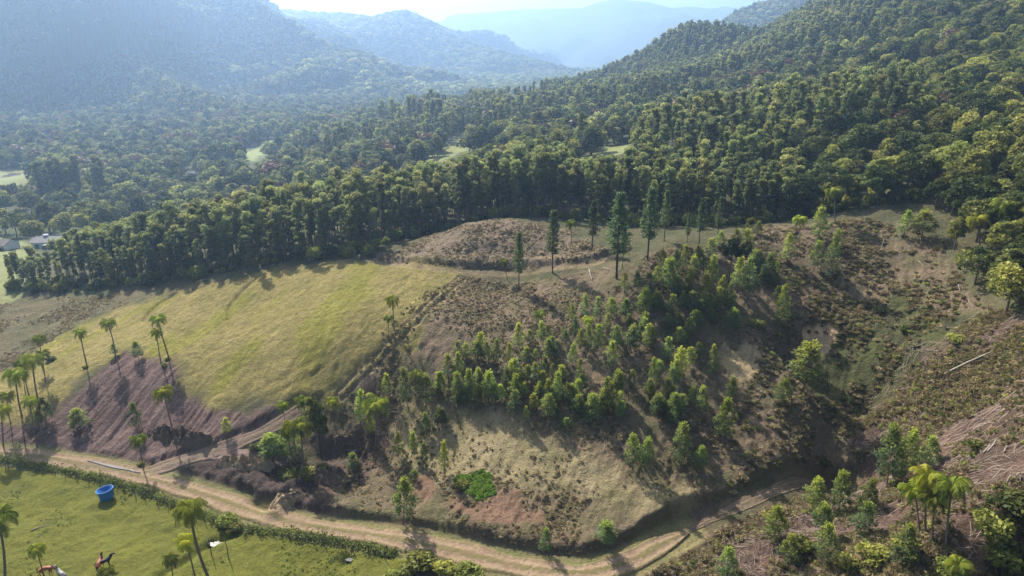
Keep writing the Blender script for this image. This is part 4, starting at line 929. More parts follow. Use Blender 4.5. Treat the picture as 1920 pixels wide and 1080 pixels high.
# a few tall emergent groups seen on the skyline and in the valley
def clump(px, py, n_, hgt, spread):
    x, y, z = hit(px, py); q = rng.normal(size=(n_, 2)) * spread; return np.c_[x + q[:, 0], y + q[:, 1], Hq(x + q[:, 0], y + q[:, 1])], rng.uniform(.85, 1.1, n_) * hgt
for args in ((1412,68,3,24,2.5),(1432,62,3,27,2.5),(1457,56,3,24,2),(1340,72,14,20,12),(1300,84,12,18,12),(760,245,12,24,12),(800,248,8,20,10),(735,243,6,22,6),(120,372,16,22,8),(150,372,10,20,6),(1003,190,1,17,1),(90,375,8,18,6),(905,262,6,18,8)):
    c_, h_ = clump(*args); E2 = np.r_[E2, c_]; E2h = np.r_[E2h, h_]
# which trees show largest: tops above the highest canopy line of everything nearer in the same column
allP = np.r_[E, E2, B]; allh = np.r_[Eh, E2h, Bh]; kindid = np.r_[np.zeros(len(E)), np.zeros(len(E2)), np.ones(len(B))]
bpx_, bpy_ = proj(allP[:, 0], allP[:, 1], allP[:, 2])
def low_canopy(x0, x1, line, ymin, ymax, jit):
    'woods in front of an open field or on the near side of the valley are younger and lower'
    lim = interp(bpx_, line) + rng.normal(size=len(allP)) * jit; k_ = (bpx_ > x0) & (bpx_ < x1) & (bpy_ > lim + 4) & (allP[:, 1] > ymin) & (allP[:, 1] < ymax)
    tl_ = -ray(0, lim)[1]; hm = (CAM_H - tl_ * allP[:, 1]) - allP[:, 2]; allh[k_] = np.minimum(allh[k_], np.maximum(hm[k_], 2.2))
low_canopy(-80, 66, [(-80,350),(66,346)], 200, 900, 3); low_canopy(334, 388, [(334,336),(388,334)], 200, 900, 3)
low_canopy(440, 612, [(440,304),(490,300),(530,286),(612,272)], 200, 900, 4); low_canopy(730, 935, [(730,322),(800,312),(850,300),(900,280),(935,262)], 120, 900, 5)
low_canopy(1070, 1190, [(1070,304),(1120,300),(1190,284)], 120, 420, 5)
low_canopy(-200, 1000, [(20,478),(100,452),(200,424),(300,400),(400,380),(500,363),(600,343),(700,324),(800,306),(900,294),(1000,286)], 120, 262, 11)
tpx_, tpy_ = proj(allP[:, 0], allP[:, 1], allP[:, 2] + allh)
order = np.argsort(allP[:, 1]); col = np.full(260, 1200.); vis = np.zeros(len(allP))
for i in order:
    c_ = int((bpx_[i] + 200) / 9)
    if not 0 <= c_ < 259 or tpy_[i] > 1080 or bpx_[i] < -8 or bpx_[i] > 1928: continue
    shown = min(bpy_[i], col[c_]) - tpy_[i]; vis[i] = max(0, shown) * (bpy_[i] - tpy_[i]) ** .8
    for cc in (c_ - 0, c_ + 0): col[cc] = min(col[cc], tpy_[i] + 2)
def region_label(kind, px, py, Y, h, wd):
    size = 'tall' if h > (15 if kind == 0 else 10.5) else ('short' if h < (12 if kind == 0 else 7.5) else 'middling')
    shape = 'wide' if wd > 1.07 else ('narrow' if wd < .97 else 'even')
    if kind == 0 and Y < 235:
        d = Y - np.interp(px, [p[0] for p in fullY], [p[1] for p in fullY]); row = 'front edge' if d < 9 else ('middle rows' if d < 24 else 'back rows')
        seg = [(120, 'beside the farmhouse'), (260, 'behind the scrub field'), (400, 'behind the far left field corner'), (560, 'behind the two curved field ruts'), (700, 'behind the right field corner'), (820, 'behind the left foot of the mound'), (960, 'behind the crest of the mound'), (1090, 'behind the right foot of the mound'), (1200, 'behind the tallest pine'), (1320, 'behind the broad pine'), (1420, 'behind the araucaria'), (9999, 'behind the lone hilltop palm')]
        return '%s %s-crowned eucalyptus, %s of the belt, %s' % (size, shape, row, next(t for q, t in seg if px < q))
    if kind == 0:
        zone_ = 'on the skyline of the right-hand ridge' if py < interp(px, [(900,230),(1100,150),(1240,110),(1400,80),(1600,10)]) else ('on the wooded spur in the middle of the valley' if px < 1000 else ('just above the plantation belt' if py > 250 else ('halfway up the right-hand mountain' if py > 140 else 'high on the right-hand mountain')))
        side = 'left part' if px < 1150 else ('centre part' if px < 1450 else 'right part')
        return '%s %s-crowned eucalyptus %s, %s' % (size, shape, zone_, side)
    nm = 'spreading' if wd > 1.07 else ('compact' if wd < .97 else 'rounded')
    if Y < 205 and px > 1420:
        seg = [(1520, 'behind the lone hilltop palm'), (1600, 'behind the thin tall sapling'), (1680, 'behind the middle of the hilltop'), (1760, 'at the right end of the hilltop'), (1830, 'right of the clearing'), (1880, 'near the drooping forest palm'), (9999, 'at the right picture border')]
        d = Y - np.interp(px, [p[0] for p in fullY], [p[1] for p in fullY]); row = 'first row' if d < 9 else ('second row' if d < 22 else ('third row' if d < 40 else 'deep row'))
        return '%s %s native tree, %s of forest %s' % (size, nm, row, next(t for q, t in seg if px < q))
    if px > 1000:
        lev = 'low' if py > 300 else ('halfway' if py > 180 else 'high'); side = next(t for q, t in ((1200, 'left end'), (1350, 'left part'), (1500, 'centre'), (1650, 'right of centre'), (1780, 'right part'), (9999, 'far right')) if px < q); lev = lev if py > 60 or lev != 'high' else 'topmost'
        return '%s %s native tree %s on the right-hand mountain, %s' % (size, nm, lev, side)
    if px > 560: return '%s %s leafy tree on the wooded spur in the middle of the valley' % (size, nm)
    near_ = 'close beyond the plantation belt' if Y < 330 else ('on the valley floor' if Y < 560 else 'far down the hazy valley')
    side = 'near the farmhouse' if px < 150 else ('around the tall dark clump' if px < 300 else ('beside the river bend' if px < 430 else 'near the pale valley field'))
    return '%s %s leafy tree %s, %s' % (size, nm, near_, side)
indiv = np.zeros(len(allP), bool)
for kd_, protos, nm, unit, cat in ((0, EUC, 'eucalyptus_tree', 16., 'eucalyptus'), (1, BRD, 'broadleaf_tree', None, 'leafy tree')):
    ids = np.where(kindid == kd_)[0]; ids = ids[np.argsort(-vis[ids])][:299]; indiv[ids] = True
    for j, i in enumerate(ids):
        p = allP[i]; wd = random.uniform(.85, 1.2); lab = region_label(kd_, bpx_[i], tpy_[i], p[1], allh[i], wd); q = j % 6; un = unit or (10.5, 9.5, 9, 10, 11.5, 8.5)[q]
        plant(nm, protos[q], p[0], p[1], allh[i], un, lab, cat, 'trees: ' + lab, wid=wd, sink=.3)

# ------------------------------------------------------------ what nobody could count: one object each, instances over points
def proto_obj(me):
    return bpy.data.objects.new('source_' + me.name, me)
def joined(pair, mats):
    """crown and trunk of one tree as a single mesh, for the uncounted masses"""
    a_, b_ = pair; V = []; F4 = []; F3 = []; T = []; mi4 = []; mi3 = []; n0 = 0
    for k_, me in enumerate((a_, b_)):
        v = np.empty(len(me.vertices) * 3, np.float32); me.vertices.foreach_get('co', v); v = v.reshape(-1, 3)
        t_ = np.empty(len(v), np.float32); me.attributes['tone'].data.foreach_get('value', t_)
        li = np.empty(len(me.loops), np.int32); me.loops.foreach_get('vertex_index', li); lt = np.empty(len(me.polygons), np.int32); me.polygons.foreach_get('loop_total', lt); ls = np.empty(len(lt), np.int32); me.polygons.foreach_get('loop_start', ls)
        q4 = ls[lt == 4]; q3 = ls[lt == 3]
        if len(q4): F4.append(li[q4[:, None] + np.arange(4)] + n0); mi4.append(np.full(len(q4), k_))
        if len(q3): F3.append(li[q3[:, None] + np.arange(3)] + n0); mi3.append(np.full(len(q3), k_))
        V.append(v); T.append(t_); n0 += len(v)
    Fs = [np.concatenate(f) for f in (F4, F3) if f]; mi = np.concatenate([np.concatenate(m_) for m_ in (mi4, mi3) if m_])
    return mk('mass_tree', np.concatenate(V), Fs, mats, mi, {'tone': np.concatenate(T)})
def mass(name, protos, P, sxy, sz, label, cat):
    me = bpy.data.meshes.new(name); n_ = len(P); me.vertices.add(n_); me.vertices.foreach_set('co', np.asarray(P, np.float32).ravel())
    at = me.attributes.new('sc', 'FLOAT_VECTOR', 'POINT'); at.data.foreach_set('vector', np.c_[sxy, sxy, sz].astype(np.float32).ravel())
    at = me.attributes.new('rz', 'FLOAT_VECTOR', 'POINT'); at.data.foreach_set('vector', np.c_[np.zeros(n_), np.zeros(n_), rng.uniform(0, 6.28, n_)].astype(np.float32).ravel())
    at = me.attributes.new('pick', 'INT', 'POINT'); at.data.foreach_set('value', rng.integers(0, len(protos), n_).astype(np.int32))
    o = link(name, me); tag(o, label, cat, None, 'stuff')
    ng = bpy.data.node_groups.new(name, 'GeometryNodeTree'); ng.interface.new_socket('Geometry', in_out='INPUT', socket_type='NodeSocketGeometry'); ng.interface.new_socket('Geometry', in_out='OUTPUT', socket_type='NodeSocketGeometry')
    N = ng.nodes; K = ng.links; gi = N.new('NodeGroupInput'); go = N.new('NodeGroupOutput'); jn = N.new('GeometryNodeJoinGeometry'); ip = N.new('GeometryNodeInstanceOnPoints')
    for me_ in reversed(protos):
        oi = N.new('GeometryNodeObjectInfo'); oi.inputs['Object'].default_value = proto_obj(me_); oi.inputs['As Instance'].default_value = False
        gt = N.new('GeometryNodeGeometryToInstance'); K.new(oi.outputs['Geometry'], gt.inputs[0]); K.new(gt.outputs[0], jn.inputs[0])
    def named(nm, dt):
        a_ = N.new('GeometryNodeInputNamedAttribute'); a_.data_type = dt; a_.inputs['Name'].default_value = nm; return a_.outputs['Attribute']
    K.new(gi.outputs[0], ip.inputs['Points']); K.new(jn.outputs[0], ip.inputs['Instance']); ip.inputs['Pick Instance'].default_value = True
    K.new(named('pick', 'INT'), ip.inputs['Instance Index']); K.new(named('sc', 'FLOAT_VECTOR'), ip.inputs['Scale']); K.new(named('rz', 'FLOAT_VECTOR'), ip.inputs['Rotation'])
    K.new(ip.outputs[0], go.inputs[0]); md = o.modifiers.new('instances', 'NODES'); md.node_group = ng
    return o
us = (epx > 22) & (epx < 1740) & (ey > interp(epx, fullY) + 1.2) & (ey < interp(epx, fullY) + 9) & (rng.random(ex.size) < .8)
US = np.c_[ex, ey, ez - .1][us]; ush = rng.uniform(1.2, 4.2, len(US)); UB = [joined(b_, [M['bark'], M['broad']]) for b_ in BSH]
mass('understory', UB, US, ush / 1.4 * rng.uniform(.6, .9, len(US)), ush / 1.4, 'shrubs and low branches closing the foot of the plantation belt', 'undergrowth')
rest = ~indiv; P_ = allP.copy(); P_[:, 2] -= .3
m_ = rest & (kindid == 0); mass('eucalyptus_wood', [joined(p, [M['bark'], M['euc']]) for p in EUC[:5]], P_[m_], allh[m_] / 16 * rng.uniform(.85, 1.25, m_.sum()), allh[m_] / 16, 'dense eucalyptus woods filling the plantation belt and the right-hand ridge', 'wood')
m_ = rest & (kindid == 1) & (allP[:, 1] < 330); mass('native_forest', [joined(p, [M['bark'], M['broad']]) for p in BRD[:5]] * 3 + [joined(BRD[2], [M['bark'], M['russet']])], P_[m_], allh[m_] / 10 * rng.uniform(.85, 1.3, m_.sum()), allh[m_] / 10, 'dense native forest of rounded trees on the near part of the right-hand mountain', 'forest')
LOWB = [joined(proto_broad(8, 420, 'russet', 10, 3.8, 1.0, 'far'), [M['bark'], M['russet']])] + [joined(proto_broad(i, 620, 'far', (10, 12, 8)[i % 3], (3.8, 3.2, 4.4)[i % 3], .8, 'far'), [M['bark'], M['far']]) for i in range(9)]
m2 = rest & (kindid == 1) & (allP[:, 1] >= 330); mass('valley_forest', LOWB, P_[m2], allh[m2] / 10 * rng.uniform(.9, 1.4, m2.sum()), allh[m2] / 10, 'forest of rounded trees covering the valley floor and the distant slopes', 'forest')
# mountains
def mtn_trees(x0, x1, y0, y1, s, hmin):
    x, y = gridpts(x0, x1, y0, y1, s); px, py, z = colpx(x, y)
    k_ = (px > -250) & (px < 2150) & (z > hmin) & (rng.random(x.size) < .93); return np.c_[x, y, z - .5][k_]
F1 = mtn_trees(-1500, 120, 560, 1700, 8.6, -9); F1 = F1[~((F1[:, 0] > -150) & (F1[:, 1] < 900))]; h1 = rng.uniform(7, 13, len(F1))
mass('mountain_forest', LOWB, F1, h1 / 10 * 1.15, h1 / 10, 'hazy forest covering the big mountain on the left', 'forest')
F2 = np.r_[mtn_trees(-1900, 900, 1700, 3000, 16, -8), mtn_trees(300, 1300, 1050, 1750, 14, 20), mtn_trees(-1000, 500, 1150, 2500, 13, -20)]; h2 = rng.uniform(9, 17, len(F2))
VLOW = [joined(proto_broad(i, 150, 'far', 10, 4.5, 1.7, 'faint'), [M['bark'], M['far']]) for i in range(3)]
mass('distant_forest', VLOW, F2, h2 / 10 * 1.5, h2 / 10, 'faint forest on the farther mountains at the head of the valley', 'forest')
print('trees', len(E), len(E2), len(B), len(F1), len(F2))

# undergrowth, tussocks, straw and brushwood
def scatter_zone(maskname, n_, lo=.5, extra=None):
    m = ZONES[maskname] if isinstance(maskname, str) else maskname
    # candidates spread evenly over ground area
    x = rng.uniform(-140, 140, n_ * 8); y = rng.uniform(52, 200, n_ * 8)
    mv = bil(uu, lw[:J1], m, x / y, np.log(y)); rd, _, _ = (np.zeros(1), 0, 0)
    k_ = (mv > lo) & (np.abs(x / y) < 1.15); x, y = x[k_], y[k_]
    kp = bil(uu, lw[:J1], keep, x / y, np.log(y)) > .8; x, y = x[kp], y[kp]
    bare_ = np.maximum.reduce([ZONES[q] for q in ('sand1', 'sand2', 'sand3', 'clay1', 'clay2', 'clay3')] + ([] if maskname == 'lime' else [ZONES['lime']]))
    kb = (bil(uu, lw[:J1], bare_, x / y, np.log(y)) < .4) | (rng.random(len(x)) < .06); x, y = x[kb], y[kb]
    if extra: e_ = extra(x, y); x, y = x[e_], y[e_]
    return np.c_[x, y, Hq(x, y)]
def tuft(n_, r, h_, size, mat, asp=2.2):
    c = MB(); P = noise_ball(n_, r, h_ / r, .2); P[:, 2] = np.abs(P[:, 2]); c.leaves(P, size, .5 + rng.normal(size=n_) * .25, asp); return c.mesh('tuft', M[mat])
def stalks(n_, r, h_, mat):
    c = MB(); V = []
    for _ in range(n_):
        a_ = rng.uniform(0, 6.28); p = np.array((math.cos(a_), math.sin(a_), 0)) * rng.uniform(0, r * .5); q = p + np.array((math.cos(a_) * r * rng.uniform(.2, .9), math.sin(a_) * r * rng.uniform(.2, .9), h_ * rng.uniform(.5, 1))); s_ = np.array((-math.sin(a_), math.cos(a_), 0)) * .035
        V += [p - s_, p + s_, q + s_ * .3, q - s_ * .3]
    c.add(V, np.arange(len(V)).reshape(-1, 4), None, np.repeat(rng.uniform(0, 1, n_), 4)); return c.mesh('stalks', M[mat])
W1 = [tuft(60, .42, .35, .16, 'weed') for _ in range(3)] + [stalks(36, .4, .45, 'straw') for _ in range(2)]
P_ = np.r_[scatter_zone('slope', 30000, .4), scatter_zone('knoll', 30000, .5)[:6000], scatter_zone('rough', 40000, .45), scatter_zone('bank', 20000, .4), scatter_zone('mud2', 9000, .5)[::4], scatter_zone('mud3', 9000, .5)[::3]]
P_ = P_[fbm(P_[:, 0] / 7, P_[:, 1] / 7, 300, 4) > rng.uniform(-.2, .35, len(P_))]; P_ = P_[(bil(uu, lw[:J1], ZONES['straw'], P_[:, 0] / P_[:, 1], np.log(P_[:, 1])) < .5) | (rng.random(len(P_)) < .35)]
mass('undergrowth', W1, P_, rng.uniform(.3, .85, len(P_)), rng.uniform(.15, .6, len(P_)), 'low weeds and dry tussocks over the brown slope and the mound', 'undergrowth')
W2 = [tuft(90, .6, .55, .17, 'weed') for _ in range(3)] + [tuft(90, .6, .5, .17, 'broad')] + [stalks(50, .6, .5, 'straw') for _ in range(3)]
P_ = np.r_[scatter_zone('weeds', 30000, .3), scatter_zone('slash', 70000, .35), scatter_zone('clear', 26000, .4)[::2]]
P_ = P_[fbm(P_[:, 0] / 5, P_[:, 1] / 5, 301, 3) > rng.uniform(-.3, .35, len(P_))]
mass('thicket_cover', W2, P_, rng.uniform(.4, 1.2, len(P_)), rng.uniform(.3, 1.0, len(P_)), 'knee-high green and brown thicket on the cleared hillside and below the hilltop', 'undergrowth')
GR = [stalks(26, .22, .18, 'grass') for _ in range(3)]
P_ = np.r_[scatter_zone('pasture', 9000, .6)]; P_ = P_[fbm(P_[:, 0] / 6, P_[:, 1] / 6, 305, 3) > .12]
mass('grass', GR, P_, rng.uniform(.5, 1.1, len(P_)), rng.uniform(.3, .8, len(P_)), 'short grass tufts on the near pasture', 'grass')
LI = [tuft(50, .35, .2, .13, 'lime') for _ in range(3)]
P_ = scatter_zone('lime', 90000, .35); mass('lime_grass', LI, P_, rng.uniform(.6, 1.3, len(P_)), rng.uniform(.4, 1.1, len(P_)), 'patch of vivid lime green grass on the lower slope', 'grass')
# brushwood: thin dead sticks lying about the felled hillside
sticks = MB(); P_ = np.r_[scatter_zone('slash', 16000, .5)[:6000], scatter_zone('clear', 4000, .5)[:500], scatter_zone('slope', 4000, .6)[:260]]
for p in P_:
    a_ = rng.normal(2.3, .8) if rng.random() < .6 else rng.uniform(0, 6.28); L_ = rng.uniform(.5, 2.2); d_ = np.array((math.cos(a_), math.sin(a_))) * L_ / 2; q0, q1 = p[:2] - d_, p[:2] + d_; r_ = rng.uniform(.012, .035)
    m0 = p[:2] + rng.normal(size=2) * .12
    sticks.tube([(*q0, H(*q0) + .08), (*m0, H(*m0) + rng.uniform(.15, .35)), (*q1, H(*q1) + rng.uniform(.05, .5))], [r_, r_ * .8, r_ * .4], 3, False)
o = link('brushwood', sticks.mesh('brushwood', M['twig'])); tag(o, 'tangle of thin dead sticks left over the felled hillside', 'brushwood', None, 'stuff')

# logs one can tell apart: two ends in the photograph, radius
LOGS = [((1768,704),(1862,662),.16,'long grey fallen trunk across the hillside above the brushwood'),((1690,678),(1735,645),.07,'thin pale pole sticking up at the rim of the ravine'),
 ((1843,851),(1856,838),.09,'thick pale log piece, left of the two side by side on the cleared slope'),((1851,848),(1867,828),.1,'thick pale log piece, right of the two side by side on the cleared slope'),((1882,849),(1888,840),.07,'short pale log right of the pair on the cleared slope'),
 ((1888,905),(1894,893),.07,'short pale log near the right edge, lower of the scattered ones'),((1900,897),(1912,890),.07,'pale branch piece at the right edge of the cleared slope'),((1860,900),(1880,880),.05,'bent pale branch in the middle of the scattered logs'),((1835,870),(1862,858),.04,'thin pale stick above the scattered logs'),
 ((1767,1052),(1778,1032),.06,'pale stick lying on the bare soil below the bright palms'),((1738,1018),(1735,1008),.06,'short stump-like stick at the foot of the bright palms'),((1730,838),(1705,820),.04,'dark thin pole beside the tall double-crowned tree'),((1570,1010),(1600,1040),.05,'pale stick half buried in the lower thicket'),
 ((1645,1030),(1652,1048),.06,'broken pale stick standing in the lower thicket'),((1105,508),(1110,527),.09,'pale cut log standing out near the tall pines, lower piece'),((1104,505),(1107,516),.08,'pale cut log near the tall pines, upper piece'),((1131,503),(1142,508),.08,'short yellowish log lying by the tallest pine'),
 ((1650,478),(1657,450),.06,'thin pale stick on the bare hilltop'),((1795,530),(1803,562),.06,'thin bleached branch at the right side of the clearing'),((1812,560),(1824,578),.05,'bleached branch below the other at the right side of the clearing'),((1722,490),(1732,502),.06,'short stick on the right part of the hilltop'),
 ((1422,752),(1427,735),.04,'thin pale pole lying below the straw-coloured patch'),((1480,805),(1548,815),.05,'long thin branch lying across the dark slope'),((715,775),(760,775),.05,'thin grey branches heaped left of the young tree row'),((58,996),(95,985),.08,'dark plank lying in the near pasture'),((1915,720),(1890,740),.07,'pale trunk lying at the right edge of the brushwood'),((1780,760),(1835,735),.05,'long dark branch in the brushwood'),((1800,790),(1850,770),.05,'grey branch across the brushwood of the cleared slope')]
for (a_, b_, r_, lab) in LOGS:
    p, q = np.array(hit(*a_)), np.array(hit(*b_)); c_ = (p + q) / 2; p[2] = H(p[0], p[1]) + r_; q[2] = H(q[0], q[1]) + r_ + .15; mid = (p + q) / 2 + np.array((random.uniform(-.1, .1), random.uniform(-.1, .1), .05)); mid[2] = max(mid[2], H(mid[0], mid[1]) + r_)
    lg = MB(); lg.tube([p - c_, (p * .75 + mid * .25) - c_, mid - c_, (mid * .3 + q * .7) - c_, q - c_], [r_, r_ * .97, r_ * .9, r_ * .75, r_ * .6], 8); o = link('fallen_log' if r_ > .07 else 'branch', lg.mesh('log', M['wood'] if 'dark' not in lab else M['twig'], True)); o.location = c_; tag(o, lab, 'log' if r_ > .07 else 'branch')

# hedge along the road and the fence in it
hd = MB(); HL = smooth_line(L_hedge, .35)
for k, p in enumerate(HL):
    hgt = .75 + .35 * math.sin(k * .13) + .25 * math.sin(k * .41); n_ = 26
    q = rng.normal(size=(n_, 2)) * .42 + p; P = np.c_[q, Hq(q[:, 0], q[:, 1]) + rng.uniform(0, 1, n_) ** .8 * hgt]; hd.leaves(P, .2, .4 + .35 * rng.normal(size=n_) * .6 + .15 * math.sin(k * .2), 1.8)
o = link('hedge', hd.mesh('hedge', M['hedge'])); tag(o, 'long overgrown grassy hedge between the dirt road and the near pasture', 'hedge')
fe = empty('wire_fence', tuple(hit(190, 905))); tag(fe, 'old wire fence of thin posts along the lower side of the hedge', 'fence')
FL = smooth_line(hits([(-60,862),(0,873),(100,890),(180,907),(240,925),(300,948),(400,985),(450,1001),(500,1004),(560,1014),(640,1028),(700,1042),(745,1056)]), .4); dcum = np.r_[0, np.cumsum(np.linalg.norm(np.diff(FL, axis=0), axis=1))]; npost = int(dcum[-1] / 2.4); tops = []
inv_ = Vector(fe.location)
for k in range(npost):
    i_ = int(np.searchsorted(dcum, k * 2.4)); p = FL[i_]; z = H(*p); a_, b_ = random.uniform(-.12, .12), random.uniform(-.12, .12); pm = MB(); hh = random.uniform(1.2, 1.5)
    pm.tube([(0, 0, -.3), (a_ * .5, b_ * .5, hh * .5), (a_, b_, hh)], [.07, .065, .055], 6); o = link('post', pm.mesh('post', M['post']), fe); o.location = Vector((p[0], p[1], z)) - inv_; tops.append((p[0] + a_, p[1] + b_, z, hh))
wr = MB()
for lv in (.35, .65, .92): wr.tube([(x - inv_[0], y - inv_[1], z + h_ * lv - inv_[2]) for x, y, z, h_ in tops], .012, 3, False)
link('wires', wr.mesh('wires', M['post']), fe)
for bx, by, ty, lab in ((1190/3,1030,1010,'lone stake standing in the pasture right of the ditch'),(1285/3-0.0,1035,1012,'crooked stake beside the puddle in the pasture')):
    x, y, hh = place_px(bx, by + 12, ty); pm = MB(); pm.tube([(0, 0, -.2), (.05, 0, hh * .5), (-.08, .03, hh)], [.08, .07, .05], 6); o = link('stake', pm.mesh('stake', M['post'])); o.location = (x, y, H(x, y)); tag(o, lab, 'stake')

# clod banks
def clods(name, line, r, hgt, mat, lab, n_=140):
    L_ = smooth_line(hits(line), .3); me = MB(); c0 = L_[len(L_) // 2]; z0 = H(*c0)
    th = 14
    for k in range(len(L_)): pass
    m_ = len(L_); V = []
    for k, p in enumerate(L_):
        d = L_[min(k + 1, m_ - 1)] - L_[max(k - 1, 0)]; d /= np.linalg.norm(d) + 1e-9; nr = np.array((-d[1], d[0])); e = math.sin(math.pi * (k + .5) / m_) ** .4
        for j in range(th):
            s = j / (th - 1) * 2 - 1; q = p + nr * s * r * e; nz_ = 1 + 2.2 * float(fbm(q[0] * 1.8, q[1] * 1.8, 400, 4)); V.append((q[0] - c0[0], q[1] - c0[1], H(*q) - z0 + hgt * e * max(0, 1 - abs(s) ** 2.2) * nz_ - .12))
    i = np.arange(m_ - 1)[:, None] * th + np.arange(th - 1)[None]; F = np.stack([i, i + 1, i + th + 1, i + th], -1).reshape(-1, 4)[:, ::-1]
    me_ = mk(name, V, F, [M[mat]], None, None, False); o = link(name, me_); o.location = (c0[0], c0[1], z0); tag(o, lab, 'soil heap')
clods('soil_heap', [(278,812),(320,818),(365,826),(408,832)], 1.3, 1.2, 'dirt', 'long dark ridge of pushed-up clods above the field track')
clods('soil_heap', [(412,868),(450,870),(515,880)], 1.2, 1.1, 'hay', 'dry grassy ridge of clods below the mud path')
clods('soil_heap', [(505,955),(530,945),(556,925)], 1.6, .6, 'hay', 'tawny heap of dry soil where the gully meets the dirt road')
clods('soil_heap', [(560,880),(600,890),(640,905)], 1.6, .8, 'dirt', 'reddish dug-up soil right of the palm cluster')
clods('soil_heap', [(668,872),(690,850),(700,832)], 1.2, .8, 'dirt', 'bare soil lip between the pond and the straw grass')

# blue water tank
x, y, hh = place_px(201, 934, 909); rt = 1.15; tk = empty('water_tank', (x, y, H(x, y) - .05)); tk.rotation_euler = (R(-3), R(-6), 0); tag(tk, 'open round blue plastic water tank tilted on the near pasture', 'water tank')
def lathe(prof, k=56):
    V = [(r * math.cos(2 * math.pi * j / k), r * math.sin(2 * math.pi * j / k), z) for r, z in prof for j in range(k)]; F = [(i * k + j, i * k + (j + 1) % k, (i + 1) * k + (j + 1) % k, (i + 1) * k + j) for i in range(len(prof) - 1) for j in range(k)]; return V, F
ht = 1.5; prof = [(0.01, .0), (rt * .8, .0), (rt * .82, .05)]
for q in range(1, 12): z = ht * q / 12; prof.append((rt * (.82 + .16 * q / 12) + (.012 if q % 3 == 0 else 0), z))
prof += [(rt * .985, ht), (rt * .985 - .04, ht), (rt * .8, .12), (.01, .1)]
V, F = lathe(prof); link('shell', mk('tank_shell', V, np.array(F), [M['blue']], None, None, True), tk)
V, F = lathe([(rt * .97, ht - .02), (rt * 1.05, ht - .02), (rt * 1.06, ht + .05), (rt * 1.02, ht + .08), (rt * .955, ht + .06), (rt * .95, ht - .02)]); link('rim', mk('tank_rim', V, np.array(F), [M['bluein']], None, None, True), tk)
V, F = lathe([(.05, 0), (.05, .12), (.03, .12), (.03, 0)], 10); o = link('outlet_pipe', mk('outlet', V, np.array(F), [M['white']]), tk); o.location = (rt * .86, 0, .22); o.rotation_euler = (0, R(90), 0)

# horses
def horse(bx, by, hgt_px, rz, coat, lab, graze=False):
    x, y, z = hit(bx, by); root = empty('horse', (x, y, H(x, y)), rz); tag(root, lab, 'horse', 'horses grazing in the near pasture')
    hd_ = ((1.0, 0, 1.18), (1.28, 0, .8), (1.45, 0, .45), (1.6, 0, .2)) if graze else ((.92, 0, 1.5), (1.1, 0, 1.78), (1.22, 0, 1.85), (1.5, 0, 1.62))
    v = [(0, 0, 1.13), (-.35, 0, 1.14), (-.65, 0, 1.2), (.35, 0, 1.16), (.62, 0, 1.24)] + list(hd_); r_ = [.29, .28, .26, .28, .24, .17, .13, .13, .07]
    e = [(0, 1), (1, 2), (0, 3), (3, 4), (4, 5), (5, 6), (6, 7), (7, 8)]
    for anc, sx, pts_ in ((2, -.62, ((-.02, 1.0, .16), (.06, .68, .10), (-.1, .5, .07), (-.04, .12, .05), (.02, .04, .06))), (4, .55, ((0, .92, .12), (.0, .55, .075), (.02, .48, .07), (.0, .12, .045), (.05, .04, .06)))):
        for s in (-1, 1):
            prev = anc; sw = random.uniform(-.06, .06)
            for k_, (dx, zz, rr) in enumerate(pts_): v.append((sx + dx + sw * k_, s * .16, zz)); r_.append(rr); e.append((prev, len(v) - 1)); prev = len(v) - 1
    me = bpy.data.meshes.new('horse_body'); me.from_pydata(v, e, []); ob = link('body', me, root); ob.modifiers.new('skin', 'SKIN')
    if not len(me.skin_vertices):
        bm = bmesh.new(); bm.from_mesh(me); bm.verts.layers.skin.verify(); bm.to_mesh(me); bm.free()
    for i_, vv in enumerate(me.skin_vertices[0].data): vv.radius = (r_[i_], r_[i_]); vv.use_root = (i_ == 0)
    sb = ob.modifiers.new('sub', 'SUBSURF'); sb.levels = 2; sb.render_levels = 2; me.materials.append(M[coat])
    t_ = MB(); t_.tube([(-.86, 0, 1.28), (-1.0, 0, 1.05), (-1.02, 0, .55)], [.05, .07, .02], 6); link('tail', t_.mesh('tail', M['black'], True), root)
    m_ = MB(); a0 = np.array((.78, 0, 1.5)); a1 = np.array(hd_[1]) + np.array((-.1, 0, .15)); m_.tube([a0, (a0 + a1) / 2 + np.array((-.05, 0, .06)), a1], [.04, .07, .04], 6); link('mane', m_.mesh('mane', M['black'], True), root)
    for s in (-1, 1):
        ear = MB(); b0 = np.array(hd_[1 if not graze else 1]) + np.array((.02, s * .07, .1)); ear.tube([b0, b0 + np.array((0, s * .02, .16))], [.035, .005], 5); link('ear', ear.mesh('ear', M[coat], True), root)
    return root
horse(189, 1068, 25, R(100), 'chestnut', 'chestnut horse with its head raised in the near pasture')
horse(197, 1066, 22, R(35), 'black', 'dark horse close beside the chestnut one, partly behind a palm crown')
horse(88, 1079, 20, R(10), 'chestnut', 'brown horse grazing at the foot of the grey-green palm', True)
horse(119, 1089, 20, R(150), 'greycoat', 'grey horse at the bottom edge right of the grey-green palm')

